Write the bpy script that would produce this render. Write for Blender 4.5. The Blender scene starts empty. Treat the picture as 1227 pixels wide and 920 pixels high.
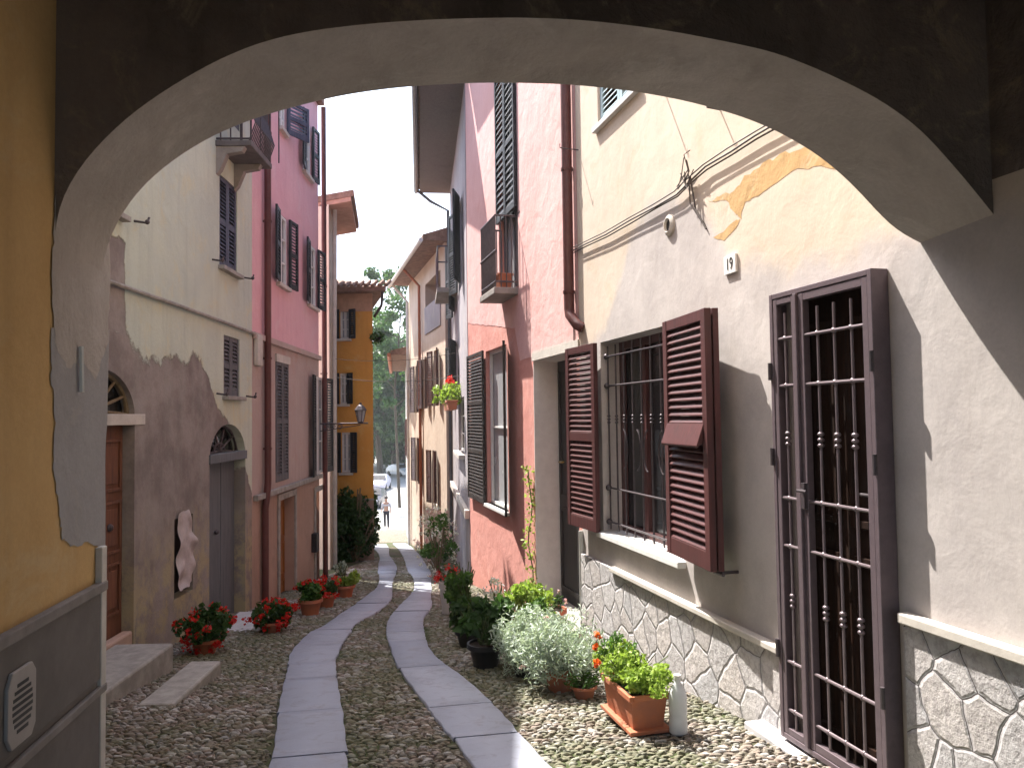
import bpy, bmesh, math, random
import numpy as np
from mathutils import Vector
C = bpy.context.scene.collection
random.seed(7); rng = np.random.default_rng(7)

# ------------------------------------------------------------------ camera
FPX, PITCH, ROLL = 950.0, math.radians(2.41), math.radians(0.8)
cam = bpy.data.cameras.new('camera'); cam.sensor_width = 36; cam.lens = 36*FPX/1227; cam.clip_start = .05; cam.clip_end = 3000
co = bpy.data.objects.new('camera', cam); C.objects.link(co)
cP, sP, cR, sR = math.cos(PITCH), math.sin(PITCH), math.cos(ROLL), math.sin(ROLL)
from mathutils import Matrix
right0, up0, back0 = Vector((1, 0, 0)), Vector((0, -sP, cP)), Vector((0, -cP, -sP))
right = right0*cR - up0*sR; up = right0*sR + up0*cR
co.matrix_world = Matrix((( right.x, up.x, back0.x, 0), (right.y, up.y, back0.y, 0), (right.z, up.z, back0.z, 0), (0, 0, 0, 1)))
bpy.context.scene.camera = co
# ------------------------------------------------------------------ light
SUN = Vector((-1.47, 1.68, 3.5)).normalized()                     # towards the sun
w = bpy.data.worlds.new('World'); bpy.context.scene.world = w; w.use_nodes = True
nt = w.node_tree; sky = nt.nodes.new('ShaderNodeTexSky'); sky.sky_type = 'NISHITA'; sky.sun_disc = False
sky.sun_elevation = math.asin(SUN.z); sky.sun_rotation = math.atan2(SUN.x, SUN.y); sky.air_density = 1.0; sky.dust_density = 2.5; sky.ozone_density = 1.0
nt.links.new(sky.outputs[0], nt.nodes['Background'].inputs[0]); nt.nodes['Background'].inputs[1].default_value = 0.15
sl = bpy.data.lights.new('sun', 'SUN'); sl.energy = 4.6; sl.angle = math.radians(.53); sl.color = (1, .95, .87)
so = bpy.data.objects.new('sun', sl); C.objects.link(so); so.rotation_euler = (-SUN).to_track_quat('-Z', 'Y').to_euler()
vs = bpy.context.scene.view_settings; vs.view_transform = 'Standard'; vs.look = 'None'; vs.gamma = 1; vs.use_curve_mapping = False; vs.exposure = 1.88
bpy.context.scene.cycles.max_bounces = 8; bpy.context.scene.cycles.diffuse_bounces = 5

# ------------------------------------------------------------------ authoring geometry (photo pixel -> point on a real plane)
def ray(px, py):
    u = (px-613.5)/FPX; v = (460-py)/FPX
    d = right*u + up*v - back0
    return d/d.y
SL, Z0 = .105, -1.42
def gz(x, y):
    if y < 0: return Z0
    if y < 44: return Z0 - SL*y
    if y < 60:
        t = (y-44)/16; return Z0 - SL*44 - SL*16*(t - t*t/2)
    return Z0 - SL*44 - SL*8
def ground(px, py, dz=0):
    r = ray(px, py); t = -(Z0+dz)/(r.z+SL)*-1
    t = (Z0+dz)/(r.z+SL)
    return Vector((r.x*t, r.y*t, r.z*t))

class Frame:
    """vertical wall frame: s along U, z up, w out of the wall along N"""
    def __init__(s, o, U, N):
        s.o = Vector((o[0], o[1], 0)); s.U = Vector((U[0], U[1], 0)).normalized(); n = Vector((-s.U.y, s.U.x, 0))
        s.N = n if n.dot(Vector((N[0], N[1], 0))) > 0 else -n
    def P(s, a, z, w=0): return s.o + s.U*a + s.N*w + Vector((0, 0, z))
    def at(s, px, py, w=0):
        r = ray(px, py); t = (s.o + s.N*w).dot(s.N)/r.dot(s.N); p = r*t
        return (p-s.o).dot(s.U), p.z
    def S(s, px, py=500, w=0): return s.at(px, py, w)[0]
    def Z(s, px, py, w=0): return s.at(px, py, w)[1]
    def rect(s, tl, br, w=0):
        a = s.at(*tl, w); b = s.at(*br, w); return min(a[0], b[0]), max(a[0], b[0]), min(a[1], b[1]), max(a[1], b[1])
    def sub(s, a, w, ang):      # frame hinged at s=a, w, turned out of the wall
        c, k = math.cos(ang), math.sin(ang)
        f = Frame((0, 0), (1, 0), (0, 1)); f.o = s.o + s.U*a + s.N*w; f.U = s.U*c + s.N*k; f.N = s.N*c - s.U*k; return f

# ------------------------------------------------------------------ mesh builder
LOC = {}
class MB:
    def __init__(s): s.v = []; s.f = []
    def add(s, vs, fs):
        n = len(s.v); s.v += [tuple(p) for p in vs]; s.f += [tuple(i+n for i in f) for f in fs]; return s
    def hexa(s, p):             # 8 points: bottom 4 (ring), top 4 (ring)
        return s.add(p, [(3, 2, 1, 0), (4, 5, 6, 7), (0, 1, 5, 4), (1, 2, 6, 5), (2, 3, 7, 6), (3, 0, 4, 7)])
    def fbox(s, F, s0, s1, z0, z1, w0, w1):
        P = F.P
        return s.hexa([P(s0, z0, w0), P(s1, z0, w0), P(s1, z0, w1), P(s0, z0, w1), P(s0, z1, w0), P(s1, z1, w0), P(s1, z1, w1), P(s0, z1, w1)])
    def box(s, x0, x1, y0, y1, z0, z1):
        return s.hexa([(x0, y0, z0), (x1, y0, z0), (x1, y1, z0), (x0, y1, z0), (x0, y0, z1), (x1, y0, z1), (x1, y1, z1), (x0, y1, z1)])
    def tube(s, pts, r, seg=8, cap=True):
        pts = [Vector(p) for p in pts]; n = len(pts); rs = r if isinstance(r, (list, tuple)) else [r]*n
        vs = []; ref = None
        for i, p in enumerate(pts):
            t = (pts[min(i+1, n-1)]-pts[max(i-1, 0)]).normalized()
            if ref is None: ref = t.cross(Vector((0, 0, 1))); ref = ref if ref.length > .01 else Vector((1, 0, 0))
            b = ref - t*ref.dot(t); b.normalize(); c = t.cross(b); ref = b
            for k in range(seg):
                a = 2*math.pi*k/seg; vs.append(p + (b*math.cos(a)+c*math.sin(a))*rs[i])
        fs = [(i*seg+k, i*seg+(k+1) % seg, (i+1)*seg+(k+1) % seg, (i+1)*seg+k) for i in range(n-1) for k in range(seg)]
        if cap: fs += [tuple(range(seg))[::-1], tuple((n-1)*seg+k for k in range(seg))]
        return s.add(vs, fs)
    def lathe(s, c, prof, seg=20, ax=None):      # prof: (r, h) list; ax optional frame (X, Y, Z axes)
        X, Y, Z = ax or (Vector((1, 0, 0)), Vector((0, 1, 0)), Vector((0, 0, 1))); c = Vector(c)
        vs = [c + X*(r*math.cos(2*math.pi*k/seg)) + Y*(r*math.sin(2*math.pi*k/seg)) + Z*h for r, h in prof for k in range(seg)]
        n = len(prof)
        fs = [(i*seg+k, i*seg+(k+1) % seg, (i+1)*seg+(k+1) % seg, (i+1)*seg+k) for i in range(n-1) for k in range(seg)]
        return s.add(vs, fs + [tuple(range(seg))[::-1], tuple((n-1)*seg+k for k in range(seg))])
    def ball(s, c, r, seg=8, sz=1):
        return s.lathe(c, [(r*math.sin(a), -r*math.cos(a)*sz) for a in [math.pi*(.08+.84*i/5) for i in range(6)]], seg)
    def prism(s, F, poly, w0, w1):               # polygon (s,z) in a frame, between w0 and w1
        n = len(poly); vs = [F.P(a, z, w0) for a, z in poly]+[F.P(a, z, w1) for a, z in poly]
        return s.add(vs, [tuple(range(n)), tuple(range(n, 2*n))[::-1]]+[(i, (i+1) % n, n+(i+1) % n, n+i) for i in range(n)])
    def build(s, name, m, parent=None, loc=None, smooth=False, bevel=0, label=None):
        base = LOC[parent.name] if parent else Vector(loc or (0, 0, 0))
        me = bpy.data.meshes.new(name); me.from_pydata([tuple(Vector(p)-base) for p in s.v], [], s.f)
        bm = bmesh.new(); bm.from_mesh(me); bmesh.ops.recalc_face_normals(bm, faces=bm.faces); bm.to_mesh(me); bm.free()
        o = bpy.data.objects.new(name, me); C.objects.link(o); me.materials.append(m)
        if smooth:
            me.polygons.foreach_set('use_smooth', [True]*len(me.polygons))
            if smooth != 'all':
                md = me.attributes.get('sharp_edge') or me.attributes.new('sharp_edge', 'BOOLEAN', 'EDGE')
                bm = bmesh.new(); bm.from_mesh(me)
                vals = [e.is_manifold and e.calc_face_angle(0) > .7 for e in bm.edges]; bm.free(); md.data.foreach_set('value', vals)
        if bevel:
            b = o.modifiers.new('bevel', 'BEVEL'); b.width = bevel; b.segments = 2; b.limit_method = 'ANGLE'; b.angle_limit = .6
        if parent: o.parent = parent; LOC[o.name] = base
        else: o.location = base; LOC[o.name] = base
        if label: o['label'] = label
        return o
def thing(name, label, cat, loc, group=None):
    o = bpy.data.objects.new(name, None); C.objects.link(o); o.location = loc; LOC[o.name] = Vector(loc); o.empty_display_size = .2
    return tag(o, label, cat, group)
def tag(o, label, cat, group=None):
    o['label'] = label; o['category'] = cat
    if group: o['group'] = group
    return o
def struct(o, kind='structure'): o['kind'] = kind; return o
def npmesh(name, V, Fq, m, parent=None, loc=None, tone=None, smooth=False):
    base = LOC[parent.name] if parent else Vector(loc or (0, 0, 0))
    me = bpy.data.meshes.new(name); V = np.asarray(V, dtype=np.float32)-np.array(base, dtype=np.float32)
    Fq = np.asarray(Fq, dtype=np.int32); nf, k = Fq.shape
    me.vertices.add(len(V)); me.vertices.foreach_set('co', V.ravel()); me.loops.add(nf*k); me.loops.foreach_set('vertex_index', Fq.ravel())
    me.polygons.add(nf); me.polygons.foreach_set('loop_start', np.arange(0, nf*k, k, dtype=np.int32))
    try: me.polygons.foreach_set('loop_total', np.full(nf, k, dtype=np.int32))
    except Exception: pass
    if smooth: me.polygons.foreach_set('use_smooth', np.ones(nf, dtype=bool))
    if tone is not None:
        a = me.attributes.new('tone', 'FLOAT', 'POINT'); a.data.foreach_set('value', np.asarray(tone, dtype=np.float32))
    me.update(calc_edges=True); me.validate()
    o = bpy.data.objects.new(name, me); C.objects.link(o); me.materials.append(m)
    if parent: o.parent = parent
    else: o.location = base
    LOC[o.name] = base
    return o

# ------------------------------------------------------------------ materials
class N:
    def __init__(s, name):
        s.m = bpy.data.materials.new(name); s.m.use_nodes = True; s.t = s.m.node_tree; s.b = s.t.nodes['Principled BSDF']; s.out = s.t.nodes['Material Output']
        s.geo = s.t.nodes.new('ShaderNodeNewGeometry')
    def n(s, typ, **k):
        x = s.t.nodes.new('ShaderNode'+typ)
        for a, b in k.items(): setattr(x, a, b)
        return x
    def link(s, a, b): s.t.links.new(a, b)
    def put(s, sock, v):
        if hasattr(v, 'links'): s.link(v, sock)
        else: sock.default_value = (*v, 1) if (hasattr(v, '__len__') and len(v) == 3 and sock.type == 'RGBA') else v
    def pos(s): return s.geo.outputs['Position']
    def map(s, vec, sc):
        x = s.n('VectorMath', operation='MULTIPLY'); s.put(x.inputs[0], vec); x.inputs[1].default_value = sc; return x.outputs[0]
    def dot(s, vec, d):
        x = s.n('VectorMath', operation='DOT_PRODUCT'); s.put(x.inputs[0], vec); x.inputs[1].default_value = d; return x.outputs['Value']
    def noise(s, vec, sc, det=6, ro=.6, dist=0):
        x = s.n('TexNoise'); s.put(x.inputs['Vector'], vec); x.inputs['Scale'].default_value = sc; x.inputs['Detail'].default_value = det; x.inputs['Roughness'].default_value = ro; x.inputs['Distortion'].default_value = dist; return x.outputs[0]
    def ramp(s, f, a, b):
        x = s.n('MapRange', interpolation_type='SMOOTHSTEP'); s.put(x.inputs[0], f); x.inputs[1].default_value = a; x.inputs[2].default_value = b; return x.outputs[0]
    def math(s, op, a, b=0, c=0):
        x = s.n('Math', operation=op); s.put(x.inputs[0], a); s.put(x.inputs[1], b); s.put(x.inputs[2], c); return x.outputs[0]
    def mix(s, f, a, b, bl='MIX'):
        x = s.n('Mix', data_type='RGBA', blend_type=bl); s.put(x.inputs[0], f); s.put(x.inputs[6], a); s.put(x.inputs[7], b); return x.outputs[2]
    def bump(s, h, st=.3, dist=.01, prev=None):
        x = s.n('Bump'); s.put(x.inputs['Height'], h); x.inputs['Strength'].default_value = st; x.inputs['Distance'].default_value = dist
        if prev: s.link(prev, x.inputs['Normal'])
        return x.outputs[0]
    def done(s, col, rough=.85, normal=None, spec=.3, metal=0):
        s.put(s.b.inputs['Base Color'], col); s.put(s.b.inputs['Roughness'], rough); s.b.inputs['Specular IOR Level'].default_value = spec; s.b.inputs['Metallic'].default_value = metal
        if normal: s.link(normal, s.b.inputs['Normal'])
        return s.m
def plaster(name, c1, c2, c3=None, a3=.5, streak=.35, bs=.5, sc=1.0, extra=None, fine=.12):
    n = N(name); p = n.pos()
    col = n.mix(n.ramp(n.noise(p, .9*sc, 8, .65, .4), .32, .68), c1, c2)
    if c3: col = n.mix(n.math('MULTIPLY', n.ramp(n.noise(p, 2.3*sc, 9, .72, .6), .52, .66), a3), col, c3)
    h2 = None
    if extra: col, h2 = extra(n, p, col)
    st = n.ramp(n.noise(n.map(p, (4, 4, .35)), 1.6, 5, .6), .45, .8)
    col = n.mix(n.math('MULTIPLY', st, streak), col, tuple(x*.55 for x in c2))
    f = n.noise(p, 55, 4, .7); k = n.math('ADD', n.math('MULTIPLY', n.math('SUBTRACT', f, .5), fine*2), 1)
    x = n.n('VectorMath', operation='SCALE'); n.put(x.inputs[0], col); n.put(x.inputs[3], k); col = x.outputs[0]
    nb = n.bump(n.noise(p, 4.5, 6, .55, .3), bs, .03); nb = n.bump(n.noise(p, 60, 5, .7), bs*.7, .004, nb)
    if h2 is not None: nb = n.bump(h2, 1, .015, nb)
    return n.done(col, .9, nb, .2)
def simple(name, c, rough=.6, var=.25, sc=6, bs=.15, metal=0, spec=.35, c2=None, stretch=(1, 1, 1)):
    n = N(name); p = n.map(n.pos(), stretch); f = n.ramp(n.noise(p, sc, 8, .65), .3, .7)
    col = n.mix(f, c, c2 or tuple(x*(1-var) for x in c))
    return n.done(col, n.math('ADD', n.math('MULTIPLY', f, .15), rough-.07), n.bump(n.noise(p, sc*8, 4, .6), bs, .004), spec, metal)
def wood(name, c, c2, rough=.6):
    n = N(name); p = n.pos(); q = n.map(p, (30, 30, 1.6)); g = n.noise(q, 1.2, 6, .6, 1.0)
    col = n.mix(n.ramp(g, .35, .7), c, c2); col = n.mix(n.math('MULTIPLY', n.ramp(n.noise(p, 3, 8, .7), .5, .75), .5), col, tuple(x*.5+.02 for x in c2))
    return n.done(col, rough, n.bump(g, .35, .003), .1 if 'inner' in name else .3)
def leafmat(name, c1, c2, tr=.35):
    n = N(name); a = n.n('Attribute', attribute_name='tone'); col = n.mix(a.outputs['Fac'], c1, c2)
    n.put(n.b.inputs['Base Color'], col); n.b.inputs['Roughness'].default_value = .5; n.b.inputs['Specular IOR Level'].default_value = .3
    t = n.n('BsdfTranslucent'); n.put(t.inputs[0], n.mix(.5, col, (c2[0]*1.3, c2[1]*1.5, c2[2]*.6))); ms = n.n('MixShader'); ms.inputs[0].default_value = tr
    n.link(n.b.outputs[0], ms.inputs[1]); n.link(t.outputs[0], ms.inputs[2]); n.link(ms.outputs[0], n.out.inputs[0]); return n.m
def curve_node(n, val, pts, x0, x1, y0, y1):      # piecewise boundary y(x)
    v = n.n('MapRange'); n.put(v.inputs[0], val); v.inputs[1].default_value = x0; v.inputs[2].default_value = x1
    c = n.n('FloatCurve'); cu = c.mapping.curves[0]; pts = sorted([((a-x0)/(x1-x0), (b-y0)/(y1-y0)) for a, b in pts])
    cu.points[0].location = pts[0]; cu.points[1].location = pts[-1]
    for q in pts[1:-1]: cu.points.new(*q)
    for q in cu.points: q.handle_type = 'VECTOR'
    c.mapping.update(); n.link(v.outputs[0], c.inputs['Value'])
    return n.math('MULTIPLY_ADD', c.outputs[0], y1-y0, y0)

# wall frames
aR = math.radians(14.6)
RW = Frame((math.cos(aR)*2.74, math.sin(aR)*2.74), (-math.sin(aR), math.cos(aR)), (-1, -.3))
LW = Frame((-3.25, 0), (-.03, 1), (1, 0))
NL, NR, FL, FR = Vector((-1.48, 2.55, 0)), Vector((1.99, 3.23, 0)), Vector((-1.535, 2.945, 0)), Vector((1.89, 3.62, 0))
PW = Frame((NL.x, NL.y), (-.138, .99), (1, 0))            # passage left wall, s=0 at the arch's near face
AW = Frame((NL.x, NL.y), (NR.x-NL.x, NR.y-NL.y), (0, -1)) # arch near face
AF = Frame((FL.x, FL.y), (FR.x-FL.x, FR.y-FL.y), (0, 1))
GW = Frame((-.77, 13.85), (-.117, .993), (-1, 0))         # grey house
CW = Frame((-1.72, 20.6), (-1.35, 4.9), (-1, 0))          # cream house
SE = 10.9                                                  # green / pink boundary on LW
SP = 15.2

def green_extra(n, p, col):
    s = n.dot(p, tuple(LW.U)); z = n.dot(p, (0, 0, 1)); nz = n.noise(p, 2.2, 8, .65)
    off = LW.o.dot(LW.U); pts = []
    for px, py in [(118, 398), (150, 402), (160, 418), (172, 432), (205, 428), (240, 428), (250, 450), (258, 478), (272, 505), (292, 545), (312, 640)]:
        a, b = LW.at(px, py); pts.append((a+off, b))
    pts = [(0, .6)] + pts + [(12, -1.2)]
    bz = curve_node(n, s, pts, 0, 12, -3, 3)
    d = n.math('SUBTRACT', n.math('ADD', z, n.math('MULTIPLY', n.math('SUBTRACT', nz, .5), .55)), bz)
    m = n.ramp(d, .03, -.03)
    # second bare patch high beside the arch
    a0, b0 = LW.at(157, 292); a1, b1 = LW.at(120, 392)
    d2 = n.math('MINIMUM', n.math('SUBTRACT', a0+off, n.math('ADD', s, n.math('MULTIPLY', nz, .25))), n.math('MINIMUM', n.math('SUBTRACT', b0+.12, n.math('ADD', z, n.math('MULTIPLY', nz, .3))), n.math('SUBTRACT', z, b1)))
    m = n.math('MAXIMUM', m, n.ramp(d2, -.03, .0))
    g = n.mix(n.ramp(n.noise(p, 1.7, 9, .7), .35, .65), (.19, .16, .15), (.30, .265, .245))
    g = n.mix(n.math('MULTIPLY', n.ramp(n.math('SUBTRACT', n.math('MULTIPLY', nz, 1.6), n.math('ADD', z, 1.4)), .2, 1.2), n.ramp(n.noise(p, 3.5, 9, .75), .42, .58)), g, (.36, .31, .2))
    return n.mix(m, col, g), n.math('SUBTRACT', 1, m)
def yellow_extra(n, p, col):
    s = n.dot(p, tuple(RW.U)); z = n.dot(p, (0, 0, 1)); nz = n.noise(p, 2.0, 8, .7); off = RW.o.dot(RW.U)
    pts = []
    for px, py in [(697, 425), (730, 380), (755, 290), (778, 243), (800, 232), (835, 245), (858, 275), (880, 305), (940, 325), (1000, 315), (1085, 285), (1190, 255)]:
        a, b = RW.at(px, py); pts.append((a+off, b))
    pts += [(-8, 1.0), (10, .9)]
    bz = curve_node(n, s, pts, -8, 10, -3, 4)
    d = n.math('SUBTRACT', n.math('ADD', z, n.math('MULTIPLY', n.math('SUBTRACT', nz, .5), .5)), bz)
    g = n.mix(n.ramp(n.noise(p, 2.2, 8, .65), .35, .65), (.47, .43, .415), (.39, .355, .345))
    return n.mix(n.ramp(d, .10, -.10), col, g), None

M = {}
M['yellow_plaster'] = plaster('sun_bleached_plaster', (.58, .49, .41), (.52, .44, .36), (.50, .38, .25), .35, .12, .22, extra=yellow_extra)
M['ochre'] = plaster('ochre_paint', (.50, .33, .16), (.44, .28, .13), (.56, .44, .32), .7, .2)
M['grey_patch'] = plaster('grey_repair_plaster', (.36, .345, .345), (.30, .285, .285), (.42, .38, .33), .5, .15)
M['pink_r'] = plaster('coral_plaster', (.60, .285, .245), (.53, .235, .20), (.64, .38, .33), .5, .15)
M['pink_upper'] = plaster('faded_pink_plaster', (.67, .42, .40), (.62, .36, .34), (.62, .32, .28), .4, .15)
M['pink_l'] = plaster('rose_plaster', (.72, .43, .46), (.67, .38, .42), (.70, .50, .51), .5, .15)
M['mauve'] = plaster('mauve_plaster', (.47, .37, .34), (.41, .32, .29), (.44, .28, .24), .5, .25)
M['salmon'] = plaster('salmon_plaster', (.43, .30, .24), (.37, .25, .2), (.3, .22, .18), .5, .3)
M['green'] = plaster('pale_green_plaster', (.53, .57, .47), (.46, .51, .45), (.58, .53, .33), .5, .3, extra=green_extra)
M['orange'] = plaster('orange_plaster', (.64, .33, .08), (.57, .28, .065), (.6, .38, .15), .5, .2)
M['cream'] = plaster('cream_plaster', (.60, .50, .41), (.52, .42, .34), (.5, .35, .28), .4, .3)
M['greywall'] = plaster('weathered_grey_plaster', (.34, .31, .33), (.28, .26, .28), (.42, .38, .32), .5, .3)
M['passage'] = plaster('passage_ochre_plaster', (.56, .37, .17), (.49, .31, .13), (.54, .41, .24), .5, .2, bs=.35)
M['arch'] = plaster('arch_plaster', (.47, .42, .385), (.38, .335, .30), (.54, .49, .45), .7, .3, bs=1.0)
M['shaded'] = plaster('shade_dark_rough_plaster', (.19, .15, .13), (.11, .09, .08), (.28, .22, .16), .8, .5, bs=1.6, sc=1.6)  # rough plaster with the passage's shade put into its base colours
M['dado_grey'] = simple('grey_dado_plaster', (.15, .135, .125), .8, .15, 5, .2)
M['trim'] = simple('pale_plaster_trim', (.55, .51, .46), .85, .2, 6, .3)
M['stone_trim'] = simple('worn_stone', (.36, .34, .31), .85, .35, 7, .4)
M['pale_slab'] = simple('pale_stone', (.5, .49, .5), .8, .2, 7, .3)
M['iron'] = simple('dark_painted_iron', (.085, .07, .078), .42, .3, 20, .15, .35, .5)
M['gate_iron'] = simple('purple_brown_iron_paint', (.15, .115, .13), .4, .2, 15, .15, .3, .5)
M['shutter_red'] = wood('oxblood_shutter_paint', (.085, .030, .030), (.055, .022, .022), .45)
M['shutter_dark'] = wood('dark_green_shutter_paint', (.028, .032, .036), (.02, .022, .026), .55)
M['shutter_black'] = wood('black_shutter_paint', (.014, .011, .012), (.03, .022, .02), .5)
M['shutter_blue'] = wood('slate_blue_shutter_paint', (.075, .085, .13), (.05, .055, .085), .55)
M['shutter_sky'] = wood('light_blue_shutter_paint', (.42, .55, .6), (.34, .45, .5), .6)
M['shutter_grey'] = wood('grey_shutter_paint', (.12, .12, .13), (.07, .07, .08), .6)
M['door_brown'] = wood('red_brown_door_wood', (.17, .07, .04), (.10, .042, .026), .6)
M['door_grey'] = wood('grey_blue_door_wood', (.14, .155, .17), (.10, .11, .12), .7)
M['door_orange'] = wood('orange_door_wood', (.30, .12, .03), (.2, .08, .025), .6)
M['door_dark'] = wood('dark_door_wood', (.03, .028, .028), (.018, .016, .016), .5)
M['inner_door'] = wood('walnut_inner_door', (.024, .011, .007), (.010, .006, .005), .85)
M['glass'] = simple('dark_window_glass', (.02, .022, .025), .12, .3, 2, .0, 0, .6)
M['pale_glass'] = simple('curtained_window_glass', (.38, .39, .41), .2, .2, 4, .0, 0, .6)
M['white_paint'] = simple('white_paint', (.7, .69, .67), .6, .12, 8, .1)
M['copper'] = simple('maroon_downpipe_paint', (.12, .042, .038), .45, .3, 5, .15)
M['concrete'] = simple('balcony_concrete', (.3, .27, .25), .85, .3, 5, .4)
M['terracotta'] = simple('terracotta', (.42, .14, .065), .75, .3, 9, .2, c2=(.34, .13, .08))
M['black_pot'] = simple('black_plastic', (.02, .02, .022), .45, .2, 9, .1)
M['white_pot'] = simple('white_ceramic', (.6, .58, .56), .4, .1, 9, .05)
M['soil'] = simple('potting_soil', (.04, .028, .02), .95, .4, 40, .8)
M['roof'] = simple('clay_roof_tiles', (.26, .15, .11), .85, .45, 9, .6)
M['soffit'] = wood('grey_soffit_boards', (.15, .13, .12), (.10, .085, .08), .8)
M['cable'] = simple('grey_cable', (.09, .075, .07), .6, .2, 20, .1)
M['stem'] = simple('green_stem', (.09, .12, .04), .7, .3, 20, .2)
M['bark'] = simple('tree_bark', (.09, .07, .05), .9, .4, 8, .8)
M['leaf'] = leafmat('green_leaf', (.035, .085, .02), (.10, .20, .04))
M['leaf_dark'] = leafmat('dark_green_leaf', (.02, .05, .016), (.06, .12, .035), .3)
M['leaf_lime'] = leafmat('lime_leaf', (.16, .26, .04), (.32, .42, .09))
M['leaf_silver'] = leafmat('silver_leaf', (.26, .33, .27), (.50, .56, .50), .25)
M['leaf_tree'] = leafmat('tree_leaf', (.022, .055, .022), (.07, .13, .045), .35)
M['petal_red'] = leafmat('red_petal', (.45, .012, .012), (.65, .03, .02), .3)
M['petal_white'] = leafmat('white_petal', (.62, .6, .6), (.75, .72, .72), .3)
M['petal_pink'] = leafmat('pink_petal', (.6, .3, .36), (.7, .5, .52), .3)
M['petal_orange'] = leafmat('orange_petal', (.6, .08, .02), (.7, .16, .03), .3)
M['plastic'] = simple('milky_plastic', (.62, .64, .66), .35, .1, 8, .05)
M['wood_twig'] = simple('dry_stem', (.2, .15, .09), .8, .3, 20, .2)

def stone_mat():
    n = N('crazy_paving_stone'); p = n.pos(); s = n.dot(p, tuple(RW.U)); z = n.dot(p, (0, 0, 1))
    cx = n.n('CombineXYZ'); n.link(s, cx.inputs[0]); n.link(z, cx.inputs[1]); v = cx.outputs[0]
    wv = n.n('TexNoise'); n.link(v, wv.inputs['Vector']); wv.inputs['Scale'].default_value = 5; wv.inputs['Detail'].default_value = 4
    ad = n.n('VectorMath', operation='MULTIPLY_ADD'); n.link(wv.outputs['Color'], ad.inputs[0]); ad.inputs[1].default_value = (.07, .07, 0); n.link(v, ad.inputs[2]); v = ad.outputs[0]
    e = n.n('TexVoronoi', voronoi_dimensions='2D', feature='DISTANCE_TO_EDGE'); n.link(v, e.inputs['Vector']); e.inputs['Scale'].default_value = 4.2; e.inputs['Randomness'].default_value = .95
    c = n.n('TexVoronoi', voronoi_dimensions='2D'); n.link(v, c.inputs['Vector']); c.inputs['Scale'].default_value = 4.2; c.inputs['Randomness'].default_value = .95
    sp = n.n('SeparateColor'); n.link(c.outputs['Color'], sp.inputs[0])
    col = n.mix(sp.outputs[0], (.52, .50, .50), (.40, .40, .42)); col = n.mix(n.math('MULTIPLY', sp.outputs[1], .5), col, (.46, .40, .36))
    col = n.mix(n.math('MULTIPLY', n.ramp(n.noise(p, 26, 8, .7), .42, .62), .5), col, (.22, .20, .20))
    d = e.outputs['Distance']
    col = n.mix(n.ramp(d, .045, .02), col, (.42, .41, .42)); col = n.mix(n.ramp(d, .014, .004), col, (.15, .13, .125))
    h = n.math('ADD', n.math('MULTIPLY', n.ramp(d, .02, .07), .5), n.math('MULTIPLY', n.noise(p, 14, 8, .7), 1.1)); h = n.math('SUBTRACT', h, n.math('MULTIPLY', n.ramp(d, .018, .004), .8))
    return n.done(col, .9, n.bump(n.noise(p, 90, 4, .7), .4, .004, n.bump(h, .9, .022)), .2)
M['stone'] = stone_mat()
def ground_mat():
    n = N('mossy_earth_and_cobbles'); p = n.pos()
    e = n.n('TexVoronoi', feature='DISTANCE_TO_EDGE'); n.put(e.inputs['Vector'], n.map(p, (11, 18, 1))); e.inputs['Scale'].default_value = 1
    c = n.n('TexVoronoi'); n.put(c.inputs['Vector'], n.map(p, (11, 18, 1))); c.inputs['Scale'].default_value = 1
    sp = n.n('SeparateColor'); n.link(c.outputs['Color'], sp.inputs[0])
    mo = n.ramp(n.noise(p, 1.2, 6, .7), .42, .6)
    st = n.mix(sp.outputs[0], (.15, .125, .10), (.30, .26, .23)); gap = n.mix(mo, (.07, .06, .045), (.05, .065, .025))
    col = n.mix(n.ramp(e.outputs['Distance'], .05, .15), gap, st)
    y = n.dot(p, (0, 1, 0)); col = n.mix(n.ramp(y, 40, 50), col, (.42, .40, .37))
    return n.done(col, .9, n.bump(n.ramp(e.outputs['Distance'], 0, .35), .6, .015), .25)
M['ground'] = ground_mat()
def bed_mat():
    n = N('gritty_earth_joint'); p = n.pos(); mo = n.ramp(n.noise(p, 1.3, 6, .7), .40, .58)
    return n.done(n.mix(n.noise(p, 40, 5, .8), n.mix(mo, (.055, .045, .034), (.035, .045, .018)), n.mix(mo, (.12, .10, .08), (.07, .09, .035))), .95, n.bump(n.noise(p, 50, 6, .8), .8, .01), .2)
M['bed'] = bed_mat()
def cobble_mat():
    n = N('river_cobble'); p = n.pos(); a = n.n('Attribute', attribute_name='tone').outputs['Fac']
    cr = n.n('ValToRGB'); n.link(a, cr.inputs[0]); r = cr.color_ramp; r.elements[0].color = (.18, .16, .13, 1); r.elements[1].color = (.52, .50, .47, 1)
    for x, c in ((.35, (.20, .17, .135, 1)), (.6, (.27, .20, .17, 1)), (.8, (.31, .30, .29, 1))): q = r.elements.new(x); q.color = c
    mo = n.math('MULTIPLY', n.ramp(n.noise(p, 1.3, 6, .7), .38, .58), .6)
    col = n.mix(mo, cr.outputs[0], (.10, .125, .05)); col = n.mix(n.math('MULTIPLY', n.noise(p, 60, 4, .7), .4), col, (.17, .15, .13))
    return n.done(col, .75, n.bump(n.noise(p, 90, 4, .7), .4, .003), .3)
M['cobble'] = cobble_mat()
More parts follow.
